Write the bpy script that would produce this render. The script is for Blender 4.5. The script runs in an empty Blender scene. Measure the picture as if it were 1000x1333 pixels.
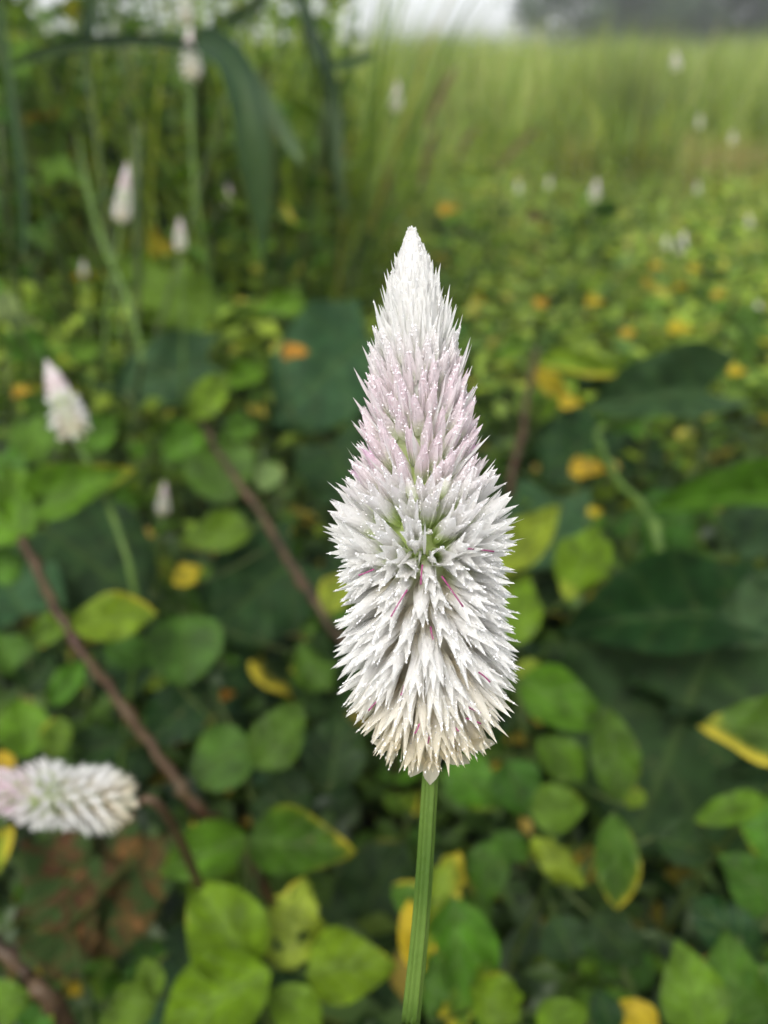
import bpy, math, random
from mathutils import Vector, Matrix
R_ = math.radians
rnd = random.Random(7)
scene = bpy.context.scene
COL = scene.collection

# ---------------------------------------------------------------- camera
PW, PH, FPX = 1000.0, 1333.0, 1008.0          # photo pixels, focal length in photo pixels
PITCH = R_(30.0)
CAM = Vector((0.0, 0.0, 0.80))
FWD = Vector((0, math.cos(PITCH), -math.sin(PITCH)))
UP = Vector((0, math.sin(PITCH), math.cos(PITCH)))
RIGHT = Vector((1, 0, 0))
FOCUS = 0.127
cam = bpy.data.cameras.new('camera')
cam.sensor_fit = 'VERTICAL'
cam.sensor_height = 24.0
cam.sensor_width = 18.0
cam.lens = 24.0 * FPX / PH
cam.clip_start = 0.005
cam.clip_end = 2000.0
cam.dof.use_dof = True
cam.dof.focus_distance = FOCUS
cam.dof.aperture_fstop = cam.lens / 2.7        # an opening of 2.7 mm
camo = bpy.data.objects.new('camera', cam)
camo.location = CAM
camo.rotation_euler = (math.pi / 2 - PITCH, 0, 0)
COL.objects.link(camo)
scene.camera = camo

# ---------------------------------------------------------------- sky, sun, exposure
SUN_EL, SUN_AZ = R_(58), R_(205)               # azimuth clockwise from +Y: behind the camera
world = bpy.data.worlds.new('World')
scene.world = world
world.use_nodes = True
wn, wl = world.node_tree.nodes, world.node_tree.links
wn.clear()
sky = wn.new('ShaderNodeTexSky')
sky.sky_type = 'NISHITA'
sky.sun_disc = False
sky.sun_elevation = SUN_EL
sky.sun_rotation = SUN_AZ
sky.dust_density = 3.2
sky.air_density = 1.0
hs = wn.new('ShaderNodeHueSaturation')
hs.inputs['Saturation'].default_value = 0.22   # a covered, whitish sky
bgn = wn.new('ShaderNodeBackground')
bgn.inputs['Strength'].default_value = 0.15
wo = wn.new('ShaderNodeOutputWorld')
wl.new(sky.outputs[0], hs.inputs['Color'])
wl.new(hs.outputs[0], bgn.inputs['Color'])
wl.new(bgn.outputs[0], wo.inputs['Surface'])
sl = bpy.data.lights.new('sun', 'SUN')
sl.energy = 1.1
sl.angle = R_(22)
sl.color = (1.0, 0.97, 0.92)
so = bpy.data.objects.new('sun', sl)
sd = Vector((math.sin(SUN_AZ) * math.cos(SUN_EL), math.cos(SUN_AZ) * math.cos(SUN_EL), math.sin(SUN_EL)))
so.rotation_euler = sd.to_track_quat('Z', 'Y').to_euler()
so.location = sd * 20
COL.objects.link(so)
vs = scene.view_settings
vs.view_transform = 'Standard'
vs.look = 'None'
vs.gamma = 1.0
vs.use_curve_mapping = False
vs.exposure = 1.25
scene.render.engine = 'CYCLES'
cy = scene.cycles
cy.use_denoising = True
cy.max_bounces = 9
cy.diffuse_bounces = 6
cy.glossy_bounces = 2
cy.transmission_bounces = 5
cy.transparent_max_bounces = 16
cy.volume_bounces = 2
cy.caustics_reflective = False
cy.caustics_refractive = False

# ---------------------------------------------------------------- pixel helpers
def ray(px, py):
    return FWD + RIGHT * ((px - PW / 2) / FPX) + UP * ((PH / 2 - py) / FPX)
def at_depth(px, py, d):
    return CAM + ray(px, py) * d
def depth_of(p):
    return (p - CAM).dot(FWD)
def at_height(px, py, z):
    r = ray(px, py)
    return CAM + r * ((z - CAM.z) / r.z)

# ---------------------------------------------------------------- object helpers
def tag(o, label=None, cat=None, group=None, kind=None):
    if label: o['label'] = label
    if cat: o['category'] = cat
    if group: o['group'] = group
    if kind: o['kind'] = kind
    return o
def empty(name, loc, label, cat, group=None):
    o = bpy.data.objects.new(name, None)
    o.empty_display_size = 0.02
    o.location = loc
    COL.objects.link(o)
    return tag(o, label, cat, group)
def link(name, me, parent=None, mat=None):
    if mat and not me.materials: me.materials.append(mat)
    o = bpy.data.objects.new(name, me)
    COL.objects.link(o)
    if parent is not None: o.parent = parent
    return o
def mesh(name, verts, faces, mat=None, smooth=True, uvs=None, cols=None):
    me = bpy.data.meshes.new(name)
    me.from_pydata(verts, [], faces)
    if smooth: me.shade_smooth()
    if uvs is not None:
        lay = me.uv_layers.new(name='UVMap')
        flat = []
        for f in faces:
            for i in f: flat.extend(uvs[i])
        lay.data.foreach_set('uv', flat)
    if cols is not None:
        at = me.color_attributes.new('Col', 'FLOAT_COLOR', 'POINT')
        flat = []
        for c in cols: flat.extend((c[0], c[1], c[2], 1.0))
        at.data.foreach_set('color', flat)
    if mat: me.materials.append(mat)
    return me
def lerp(a, b, t): return a + (b - a) * t
def mixc(a, b, t): return tuple(a[i] + (b[i] - a[i]) * t for i in range(3))
def interp(tab, x):
    if x <= tab[0][0]: return tab[0][1]
    for (x0, y0), (x1, y1) in zip(tab, tab[1:]):
        if x <= x1: return y0 + (y1 - y0) * (x - x0) / (x1 - x0)
    return tab[-1][1]
def sstep(a, b, x):
    t = max(0.0, min(1.0, (x - a) / (b - a)))
    return t * t * (3 - 2 * t)
def bez(p0, p1, p2, n):
    return [(p0 * (1 - t) ** 2 + p1 * 2 * t * (1 - t) + p2 * t * t) for t in [i / n for i in range(n + 1)]]
def smooth_path(pts, n=5):
    out = []
    for i in range(len(pts) - 1):
        p0 = pts[max(i - 1, 0)]; p1 = pts[i]; p2 = pts[i + 1]; p3 = pts[min(i + 2, len(pts) - 1)]
        for k in range(n):
            t = k / n
            out.append(0.5 * ((2 * p1) + (p2 - p0) * t + (2 * p0 - 5 * p1 + 4 * p2 - p3) * t * t + (3 * p1 - p0 - 3 * p2 + p3) * t ** 3))
    out.append(pts[-1].copy())
    return out
def tube(pts, radii, sides=6, ridge=0.0, nrm_hint=Vector((0.3, -1, 0.2))):
    V, F = [], []
    n = len(pts)
    for i, p in enumerate(pts):
        t = (pts[min(i + 1, n - 1)] - pts[max(i - 1, 0)]).normalized()
        a = nrm_hint.cross(t)
        if a.length < 1e-4: a = Vector((1, 0, 0)).cross(t)
        a.normalize(); b = t.cross(a)
        r = radii[i] if isinstance(radii, (list, tuple)) else radii
        for k in range(sides):
            an = 2 * math.pi * k / sides
            rr = r * (1 + ridge * math.cos(7 * an))
            V.append(p + a * (math.cos(an) * rr) + b * (math.sin(an) * rr))
    for i in range(n - 1):
        for k in range(sides):
            k2 = (k + 1) % sides
            F.append((i * sides + k, i * sides + k2, (i + 1) * sides + k2, (i + 1) * sides + k))
    F.append(tuple(range(sides - 1, -1, -1)))
    F.append(tuple((n - 1) * sides + k for k in range(sides)))
    return V, F
def tube_obj(name, pts, radii, mat, parent, sides=6, ridge=0.0):
    """pts in world space; the object sits at its parent's origin"""
    org = parent.location
    V, F = tube([p - org for p in pts], radii, sides, ridge)
    return link(name, mesh(name, V, F, mat), parent)

# ---------------------------------------------------------------- materials
def new_mat(name):
    m = bpy.data.materials.new(name)
    m.use_nodes = True
    nt = m.node_tree
    nt.nodes.clear()
    return m, nt.nodes, nt.links
def N(nodes, t, **kw):
    n = nodes.new(t)
    for k, v in kw.items():
        if k in n.inputs: n.inputs[k].default_value = v
        else: setattr(n, k, v)
    return n
def mth(nodes, links, op, a, b=None, c=None, clamp=False):
    n = nodes.new('ShaderNodeMath'); n.operation = op; n.use_clamp = clamp
    for i, x in enumerate((a, b, c)):
        if x is None: continue
        if isinstance(x, (int, float)): n.inputs[i].default_value = x
        else: links.new(x, n.inputs[i])
    return n.outputs[0]
def mixn(nodes, links, fac, a, b, blend='MIX'):
    n = nodes.new('ShaderNodeMix'); n.data_type = 'RGBA'; n.blend_type = blend
    for s, x in ((0, fac), (6, a), (7, b)):
        if isinstance(x, (int, float)): n.inputs[s].default_value = x
        elif isinstance(x, tuple): n.inputs[s].default_value = (*x, 1)
        else: links.new(x, n.inputs[s])
    return n.outputs[2]
def ramp(nodes, links, x, lo, hi):
    n = nodes.new('ShaderNodeMapRange'); n.interpolation_type = 'SMOOTHSTEP'
    links.new(x, n.inputs[0]); n.inputs[1].default_value = lo; n.inputs[2].default_value = hi
    return n.outputs[0]

def leaf_material(name, rough=0.42, veins=9.0, transl=0.3, bump=0.35, mottle=1.0, spec=0.45, blotch=False, vmix=0.42):
    """colour from the object's own colour; its alpha below 1 turns the margin and tip yellow"""
    m, n, l = new_mat(name)
    oi = n.new('ShaderNodeObjectInfo')
    uv = n.new('ShaderNodeUVMap'); uv.uv_map = 'UVMap'
    sp = n.new('ShaderNodeSeparateXYZ'); l.new(uv.outputs[0], sp.inputs[0])
    au = mth(n, l, 'ABSOLUTE', mth(n, l, 'MULTIPLY_ADD', sp.outputs[0], 2.0, -1.0))
    v = sp.outputs[1]
    tc = n.new('ShaderNodeTexCoord')
    geo = n.new('ShaderNodeNewGeometry')
    n1 = N(n, 'ShaderNodeTexNoise', Scale=62.0, Detail=7.0, Roughness=0.68); l.new(geo.outputs['Position'], n1.inputs['Vector'])
    n2 = N(n, 'ShaderNodeTexNoise', Scale=420.0, Detail=3.0); l.new(geo.outputs['Position'], n2.inputs['Vector'])
    # veins: a midrib and arching laterals
    mid = mth(n, l, 'SUBTRACT', 1.0, ramp(n, l, au, 0.015, 0.07))
    ph = mth(n, l, 'MULTIPLY', mth(n, l, 'SUBTRACT', v, mth(n, l, 'MULTIPLY', mth(n, l, 'POWER', au, 0.8), 0.33)), veins * math.pi * 2)
    lat = ramp(n, l, mth(n, l, 'SINE', ph), 0.55, 1.0)
    vein = mth(n, l, 'MAXIMUM', mid, mth(n, l, 'MULTIPLY', lat, 0.42))
    base = oi.outputs['Color']
    hv = n.new('ShaderNodeHueSaturation'); l.new(base, hv.inputs['Color'])
    l.new(mth(n, l, 'MULTIPLY_ADD', oi.outputs['Random'], 0.036, 0.482), hv.inputs['Hue'])
    l.new(mth(n, l, 'MULTIPLY_ADD', n1.outputs['Fac'], 2.3 * mottle, 1.0 - 1.15 * mottle), hv.inputs['Value'])
    c = mixn(n, l, mth(n, l, 'MULTIPLY', vein, vmix), hv.outputs[0], (0.075, 0.12, 0.025))
    if blotch:                                   # dead brown patches between still green tissue
        nb = N(n, 'ShaderNodeTexNoise', Scale=48.0, Detail=5.0, Distortion=1.2); l.new(geo.outputs['Position'], nb.inputs['Vector'])
        c = mixn(n, l, ramp(n, l, nb.outputs['Fac'], 0.46, 0.56), c, (0.022, 0.042, 0.010))
        c = mixn(n, l, ramp(n, l, nb.outputs['Fac'], 0.38, 0.30), c, (0.13, 0.065, 0.02))
    yel = mth(n, l, 'SUBTRACT', 1.0, oi.outputs['Alpha'])
    edge = mth(n, l, 'ADD', mth(n, l, 'MULTIPLY', mth(n, l, 'POWER', au, 2.0), 0.34), mth(n, l, 'MULTIPLY', mth(n, l, 'POWER', v, 2.2), 0.62))
    side = mth(n, l, 'MULTIPLY', mth(n, l, 'SUBTRACT', sp.outputs[0], 0.5), mth(n, l, 'MULTIPLY_ADD', oi.outputs['Random'], 1.6, -0.8))
    edge = mth(n, l, 'ADD', edge, side)
    edge = mth(n, l, 'ADD', edge, mth(n, l, 'MULTIPLY_ADD', n1.outputs['Fac'], 1.2, -0.6))
    th = mth(n, l, 'MULTIPLY_ADD', yel, -1.4, 0.98)
    yf = n.new('ShaderNodeMapRange'); yf.interpolation_type = 'SMOOTHSTEP'
    l.new(edge, yf.inputs[0]); l.new(th, yf.inputs[1]); l.new(mth(n, l, 'ADD', th, 0.55), yf.inputs[2])
    yf = mth(n, l, 'MULTIPLY', yf.outputs[0], ramp(n, l, yel, 0.0, 0.12))
    c = mixn(n, l, yf, c, (0.30, 0.25, 0.018))
    # small brown flecks of wear
    n3 = N(n, 'ShaderNodeTexNoise', Scale=170.0, Detail=2.0); l.new(geo.outputs['Position'], n3.inputs['Vector'])
    c = mixn(n, l, mth(n, l, 'MULTIPLY', ramp(n, l, n3.outputs['Fac'], 0.70, 0.76), 0.6), c, (0.12, 0.10, 0.04))
    p = N(n, 'ShaderNodeBsdfPrincipled', Roughness=rough); p.inputs['Specular IOR Level'].default_value = spec
    l.new(c, p.inputs['Base Color'])
    l.new(mth(n, l, 'MULTIPLY_ADD', n2.outputs['Fac'], 0.25, rough - 0.12), p.inputs['Roughness'])
    bh = mth(n, l, 'ADD', mth(n, l, 'MULTIPLY_ADD', vein, -0.8, mth(n, l, 'MULTIPLY', mth(n, l, 'SINE', mth(n, l, 'ADD', ph, mth(n, l, 'MULTIPLY', n1.outputs['Fac'], 5.0))), -0.16)), mth(n, l, 'MULTIPLY', n2.outputs['Fac'], 0.5))
    bp = N(n, 'ShaderNodeBump', Strength=bump, Distance=0.0026); l.new(bh, bp.inputs['Height']); l.new(bp.outputs[0], p.inputs['Normal'])
    tr = n.new('ShaderNodeBsdfTranslucent')
    tcol = mixn(n, l, 1.0, c, (1.5, 1.5, 0.7), 'MULTIPLY'); l.new(tcol, tr.inputs['Color'])
    mx = N(n, 'ShaderNodeMixShader', Fac=transl)
    l.new(p.outputs[0], mx.inputs[1]); l.new(tr.outputs[0], mx.inputs[2])
    o = n.new('ShaderNodeOutputMaterial'); l.new(mx.outputs[0], o.inputs['Surface'])
    return m
def island_material(name, c1, c2, c3, rough=0.5, transl=0.3, spec=0.35):
    """for uncountable masses: every blade or leaf its own tint"""
    m, n, l = new_mat(name)
    geo = n.new('ShaderNodeNewGeometry')
    cr = n.new('ShaderNodeValToRGB')
    e = cr.color_ramp.elements
    e[0].position = 0.0; e[0].color = (*c1, 1)
    e[1].position = 0.9; e[1].color = (*c2, 1)
    k = e.new(0.985); k.color = (*c3, 1)
    l.new(geo.outputs['Random Per Island'], cr.inputs[0])
    n1 = N(n, 'ShaderNodeTexNoise', Scale=1.4, Detail=3.0); l.new(geo.outputs['Position'], n1.inputs['Vector'])
    hv = n.new('ShaderNodeHueSaturation'); l.new(cr.outputs[0], hv.inputs['Color'])
    l.new(mth(n, l, 'MULTIPLY_ADD', n1.outputs['Fac'], 1.9, 0.05), hv.inputs['Value'])
    p = N(n, 'ShaderNodeBsdfPrincipled', Roughness=rough); p.inputs['Specular IOR Level'].default_value = spec
    l.new(hv.outputs[0], p.inputs['Base Color'])
    tr = n.new('ShaderNodeBsdfTranslucent'); l.new(mixn(n, l, 1.0, hv.outputs[0], (1.5, 1.5, 0.8), 'MULTIPLY'), tr.inputs['Color'])
    mx = N(n, 'ShaderNodeMixShader', Fac=transl); l.new(p.outputs[0], mx.inputs[1]); l.new(tr.outputs[0], mx.inputs[2])
    o = n.new('ShaderNodeOutputMaterial'); l.new(mx.outputs[0], o.inputs['Surface'])
    return m
def petal_material():
    m, n, l = new_mat('petal')
    at = N(n, 'ShaderNodeAttribute', attribute_name='Col')
    uv = n.new('ShaderNodeUVMap'); uv.uv_map = 'UVMap'
    mp = n.new('ShaderNodeMapping'); mp.inputs['Scale'].default_value = (9.0, 0.6, 1.0); l.new(uv.outputs[0], mp.inputs['Vector'])
    ns = N(n, 'ShaderNodeTexNoise', Scale=1.6, Detail=3.0); l.new(mp.outputs[0], ns.inputs['Vector'])
    geo = n.new('ShaderNodeNewGeometry')
    nf = N(n, 'ShaderNodeTexNoise', Scale=2600.0, Detail=2.0); l.new(geo.outputs['Position'], nf.inputs['Vector'])
    hv = n.new('ShaderNodeHueSaturation'); l.new(at.outputs['Color'], hv.inputs['Color'])
    l.new(mth(n, l, 'MULTIPLY_ADD', ns.outputs['Fac'], 0.30, 0.85), hv.inputs['Value'])
    p = N(n, 'ShaderNodeBsdfPrincipled', Roughness=0.32); p.inputs['Specular IOR Level'].default_value = 0.5
    l.new(hv.outputs[0], p.inputs['Base Color'])
    h = mth(n, l, 'ADD', ns.outputs['Fac'], mth(n, l, 'MULTIPLY', ramp(n, l, nf.outputs['Fac'], 0.45, 0.7), 0.7))
    bp = N(n, 'ShaderNodeBump', Strength=0.55, Distance=0.00025); l.new(h, bp.inputs['Height']); l.new(bp.outputs[0], p.inputs['Normal'])
    tr = n.new('ShaderNodeBsdfTranslucent'); l.new(hv.outputs[0], tr.inputs['Color'])
    mx = N(n, 'ShaderNodeMixShader', Fac=0.58); l.new(p.outputs[0], mx.inputs[1]); l.new(tr.outputs[0], mx.inputs[2])
    o = n.new('ShaderNodeOutputMaterial'); l.new(mx.outputs[0], o.inputs['Surface'])
    return m
def stem_material(name, c1, c2, scale=60.0, rough=0.45):
    m, n, l = new_mat(name)
    geo = n.new('ShaderNodeNewGeometry')
    n1 = N(n, 'ShaderNodeTexNoise', Scale=scale, Detail=4.0); l.new(geo.outputs['Position'], n1.inputs['Vector'])
    c = mixn(n, l, ramp(n, l, n1.outputs['Fac'], 0.35, 0.65), c1, c2)
    p = N(n, 'ShaderNodeBsdfPrincipled', Roughness=rough); l.new(c, p.inputs['Base Color']); p.inputs['Specular IOR Level'].default_value = 0.2
    n2 = N(n, 'ShaderNodeTexNoise', Scale=scale * 14, Detail=3.0); l.new(geo.outputs['Position'], n2.inputs['Vector'])
    bp = N(n, 'ShaderNodeBump', Strength=0.3, Distance=0.0006); l.new(n2.outputs['Fac'], bp.inputs['Height']); l.new(bp.outputs[0], p.inputs['Normal'])
    o = n.new('ShaderNodeOutputMaterial'); l.new(p.outputs[0], o.inputs['Surface'])
    return m
def flat_material(name, c, rough=0.5):
    return stem_material(name, tuple(x * 0.8 for x in c), c, 40.0, rough)
def dew_material():
    m, n, l = new_mat('dew')
    p = N(n, 'ShaderNodeBsdfPrincipled', Roughness=0.08)
    p.inputs['Base Color'].default_value = (0.95, 0.95, 0.96, 1); p.inputs['Specular IOR Level'].default_value = 1.0  # white put into the bead colour stands in for the drops' bright sparkle
    t = n.new('ShaderNodeBsdfTransparent')
    mx = N(n, 'ShaderNodeMixShader', Fac=0.5)
    l.new(t.outputs[0], mx.inputs[1]); l.new(p.outputs[0], mx.inputs[2])
    o = n.new('ShaderNodeOutputMaterial'); l.new(mx.outputs[0], o.inputs['Surface'])
    return m

M_LEAF = leaf_material('ovate_leaf', rough=0.45, mottle=1.35, veins=5.0, transl=0.22, spec=0.14, bump=0.6)
M_BIG = leaf_material('broad_leaf', rough=0.65, veins=4.0, transl=0.15, bump=0.7, mottle=1.3, spec=0.13, vmix=0.2)
M_STRAP = leaf_material('strap_leaf', rough=0.5, veins=0.4, transl=0.2, bump=0.2, mottle=0.6, spec=0.10)
M_DRY = leaf_material('dry_leaf', rough=0.8, veins=6.0, transl=0.12, bump=1.0, mottle=1.5, spec=0.1, blotch=True)
M_PETAL = petal_material()
M_DEW = dew_material()
M_STEM = stem_material('green_stem', (0.040, 0.078, 0.011), (0.070, 0.118, 0.02))
M_STEM2 = stem_material('herb_stem', (0.022, 0.042, 0.007), (0.048, 0.066, 0.013))
M_BROWN = stem_material('brown_stem', (0.022, 0.013, 0.008), (0.058, 0.036, 0.018))
M_RED = stem_material('reddish_stem', (0.030, 0.011, 0.007), (0.048, 0.030, 0.011))
M_STYLE = flat_material('style', (0.24, 0.04, 0.13), 0.5)
M_OVARY = stem_material('ovary', (0.17, 0.24, 0.05), (0.26, 0.32, 0.11), 800.0)
M_PLUME = flat_material('grass_plume', (0.13, 0.07, 0.045), 0.8)
M_BARK = stem_material('bark', (0.05, 0.04, 0.03), (0.10, 0.08, 0.06), 6.0, 0.9)
M_GRASS = island_material('tall_grass', (0.11, 0.175, 0.026), (0.25, 0.31, 0.065), (0.34, 0.28, 0.12))
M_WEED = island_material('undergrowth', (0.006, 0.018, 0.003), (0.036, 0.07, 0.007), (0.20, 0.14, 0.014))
M_WEED2 = island_material('open_undergrowth', (0.034, 0.086, 0.010), (0.20, 0.275, 0.024), (0.30, 0.26, 0.04))  # paler twin of undergrowth: the open field's brighter light put into its colour
M_WEED3 = island_material('tall_undergrowth', (0.016, 0.05, 0.008), (0.085, 0.15, 0.018), (0.22, 0.20, 0.03))
M_CROWN = island_material('tree_crown', (0.022, 0.048, 0.022), (0.05, 0.09, 0.035), (0.07, 0.10, 0.04), transl=0.2)
def soil_material():
    m, n, l = new_mat('soil')
    geo = n.new('ShaderNodeNewGeometry')
    n1 = N(n, 'ShaderNodeTexNoise', Scale=9.0, Detail=8.0); l.new(geo.outputs['Position'], n1.inputs['Vector'])
    c = mixn(n, l, n1.outputs['Fac'], (0.018, 0.013, 0.008), (0.06, 0.05, 0.028))
    n2 = N(n, 'ShaderNodeTexNoise', Scale=0.35, Detail=4.0); l.new(geo.outputs['Position'], n2.inputs['Vector'])
    c = mixn(n, l, ramp(n, l, n2.outputs['Fac'], 0.4, 0.65), c, (0.05, 0.07, 0.02))
    p = N(n, 'ShaderNodeBsdfPrincipled', Roughness=0.95); l.new(c, p.inputs['Base Color'])
    bp = N(n, 'ShaderNodeBump', Strength=0.9, Distance=0.02); l.new(n1.outputs['Fac'], bp.inputs['Height']); l.new(bp.outputs[0], p.inputs['Normal'])
    o = n.new('ShaderNodeOutputMaterial'); l.new(p.outputs[0], o.inputs['Surface'])
    return m
M_SOIL = soil_material()

# ---------------------------------------------------------------- ground
def ground_z(x, y):
    return 0.015 * math.sin(x * 2.1 + 0.6) * math.sin(y * 1.7) + 0.025 * max(0.0, min(y, 40.0) - 5.0)
def build_ground():
    xs = [-150, -80, -40, -16] + [-8 + 0.5 * i for i in range(33)] + [16, 40, 80, 150]
    ys = [-150, -60, -20, -4] + [-1 + 0.5 * i for i in range(40)] + [22, 30, 40, 60, 100, 150]
    V = [(x, y, ground_z(x, y)) for y in ys for x in xs]
    nx = len(xs)
    F = [(j * nx + i, j * nx + i + 1, (j + 1) * nx + i + 1, (j + 1) * nx + i) for j in range(len(ys) - 1) for i in range(nx - 1)]
    tag(link('ground', mesh('ground', V, F, M_SOIL)), 'dark damp soil under the weeds', 'ground', kind='structure')
build_ground()

# ---------------------------------------------------------------- leaf shapes (unit length along +Y, normal +Z)
def leaf_shape(name, outline, mat, nu=3, nv=9, fold=0.25, droop=0.12, wave=0.0, lobe=0.0, seed=0, skirt=0.0, bites=(), curl=0.0, twist=0.0):
    r = random.Random(seed)
    V, UV = [], []
    ph = r.uniform(0, 6)
    for j in range(nv + 1):
        v = j / nv
        hw = 0.5 * outline(v)
        for i in range(-nu, nu + 1):
            u = i / nu
            jag = 1 + skirt * math.sin(v * 23 + ph + (3 if u > 0 else 0)) * abs(u)
            x = u * hw * jag
            y = v - lobe * abs(u) ** 1.3 * (1 - v) ** 4
            z = fold * abs(x) - droop * v * v + droop * 0.35 * v
            z += wave * math.sin(v * 11 + ph + u * 1.5) * u * u - curl * (u * u) * hw * (1 + 0.5 * math.sin(v * 7 + ph))
            z += (0.022 * math.sin(v * 17 + abs(u) * 5 + ph) + 0.03 * math.sin(v * 6.5 + u * 2.2 + 2 * ph) * abs(u)) * (1 - abs(2 * v - 1))
            x += 0.05 * math.sin(v * 3 + ph) * v
            if twist: x, z = x * math.cos(twist * v) - z * math.sin(twist * v), x * math.sin(twist * v) + z * math.cos(twist * v)
            V.append((x, y, z)); UV.append(((u + 1) / 2, v))
    w = 2 * nu + 1
    F = []
    for j in range(nv):
        for i in range(2 * nu):
            if (j, i) in bites: continue
            F.append((j * w + i, j * w + i + 1, (j + 1) * w + i + 1, (j + 1) * w + i))
    return mesh(name, V, F, mat, True, UV)
def o_ovate(v): return max(0.0, (math.sin(math.pi * min(1, v) ** 0.72)) ** 0.85) * (1 - 0.12 * v) + (0.04 if v < 0.02 else 0)
def o_ellip(v): return max(0.0, math.sin(math.pi * v)) ** 0.7
def o_round(v): return max(0.0, math.sin(math.pi * v ** 0.85)) ** 0.55
def o_lance(v): return max(0.0, math.sin(math.pi * v ** 0.6)) ** 1.1 + 0.015
def o_heart(v): return (0.32 + 0.70 * math.sin(math.pi * (0.18 + 0.82 * v ** 0.95)) ** 0.8) * (1 if v < 0.7 else (1 - ((v - 0.7) / 0.3) ** 2.0)) if v < 1 else 0.0
def o_strap(v): return (0.75 + 0.3 * math.sin(math.pi * v ** 0.8)) * (1 if v < 0.6 else 1 - ((v - 0.6) / 0.4) ** 1.6)
LEAF = {
    'ov': [leaf_shape('ovate_leaf', o_ovate, M_LEAF, 4, 11, 0.42, 0.20, 0.08, seed=s, curl=0.12 * s - 0.2) for s in range(4)],
    'el': [leaf_shape('elliptic_leaf', o_ellip, M_LEAF, 4, 10, 0.45, 0.26, 0.08, seed=10 + s, curl=0.1) for s in range(3)],
    'ro': [leaf_shape('round_leaf', o_round, M_LEAF, 3, 9, 0.22, 0.12, 0.05, seed=20 + s) for s in range(2)],
    'la': [leaf_shape('lance_leaf', o_lance, M_LEAF, 2, 10, 0.5, 0.28, 0.05, seed=30 + s) for s in range(3)],
    'he': [leaf_shape('heart_leaf', o_heart, M_BIG, 6, 14, 0.24, 0.20, 0.12, 0.20, 40 + s, curl=0.05) for s in range(3)],
    'fo': [leaf_shape('folded_leaf', o_heart, M_BIG, 5, 12, 0.95, 0.24, 0.09, 0.20, 50 + s) for s in range(2)],
    'cu': [leaf_shape('curled_leaf', o_ellip, M_LEAF, 4, 12, 0.1, 0.4, 0.12, 0, 60 + s, skirt=0.16, curl=0.9) for s in range(2)],
    'bi': [leaf_shape('bitten_leaf', o_ovate, M_LEAF, 6, 16, 0.2, 0.2, 0.1, 0, 70, skirt=0.14, curl=0.4, bites={(3, 4), (3, 5), (4, 4), (5, 8), (6, 8), (6, 9), (12, 3), (9, 0), (10, 0), (10, 1), (13, 11), (12, 11)})],
    'st': [leaf_shape('strap_leaf', o_strap, M_STRAP, 2, 14, 0.7, 0.0, 0.02, 0, 80 + s) for s in range(2)],
    'dr': [leaf_shape('dry_leaf', o_heart, M_DRY, 5, 12, 0.5, 0.3, 0.16, 0.2, 90, skirt=0.10, curl=0.5)],
}
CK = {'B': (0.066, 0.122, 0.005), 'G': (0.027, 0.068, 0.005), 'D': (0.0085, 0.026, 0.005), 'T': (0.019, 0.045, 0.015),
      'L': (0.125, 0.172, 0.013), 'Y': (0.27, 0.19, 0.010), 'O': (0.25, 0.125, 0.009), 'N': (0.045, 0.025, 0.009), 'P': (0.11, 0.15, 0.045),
      'M': (0.046, 0.100, 0.006)}
def leaf_obj(parent, kind, base, tip, width, normal, col, yellow=0.0, name='leaf', rr=None):
    rr = rr or rnd
    a = tip - base
    L = a.length
    a = a / L
    nrm = normal - a * normal.dot(a)
    if nrm.length < 1e-3: nrm = a.orthogonal()
    nrm.normalize()
    s = a.cross(nrm)
    o = link(name, rr.choice(LEAF[kind]), parent)
    b = base - parent.location
    zz = (L + width) * 0.5
    o.matrix_basis = Matrix(((s.x * width, a.x * L, nrm.x * zz, b.x), (s.y * width, a.y * L, nrm.y * zz, b.y), (s.z * width, a.z * L, nrm.z * zz, b.z), (0, 0, 0, 1)))
    c = CK[col] if isinstance(col, str) else col
    o.color = (*c, 1.0 - yellow)
    return o

# ---------------------------------------------------------------- flower head
GOLD = math.pi * (3 - math.sqrt(5))
WHITE, PINK, CREAM, GREEN, TAN, MAUVE = (0.82, 0.81, 0.79), (0.80, 0.65, 0.71), (0.80, 0.75, 0.62), (0.58, 0.70, 0.25), (0.72, 0.62, 0.42), (0.66, 0.30, 0.56)
def petal_geo(base, d, side, nrm, L, w, cols3, nv=7, nu=2, cup=0.5, bend=0.0):
    V, UV, C = [], [], []
    for j in range(nv + 1):
        v = j / nv
        hw = 0.5 * w * (0.42 * (1 - v) ** 1.2 + 1.35 * (max(0, math.sin(math.pi * (0.06 + 0.94 * v))) ** 0.9) * (1 - 0.45 * v)) if j < nv else 0.0
        for i in range(-nu, nu + 1):
            u = i / nu
            p = base + d * (L * v) + side * (u * hw) + nrm * (cup * hw * (u * u) + bend * L * v * v)
            V.append(p); UV.append(((u + 1) / 2, v))
            c = mixc(cols3[0], cols3[1], sstep(0.10, 0.48, v)); c = mixc(c, cols3[2], sstep(0.5, 1.0, v))
            C.append(c)
    k = 2 * nu + 1
    F = [(j * k + i, j * k + i + 1, (j + 1) * k + i + 1, (j + 1) * k + i) for j in range(nv) for i in range(2 * nu)]
    return V, F, UV, C
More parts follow.
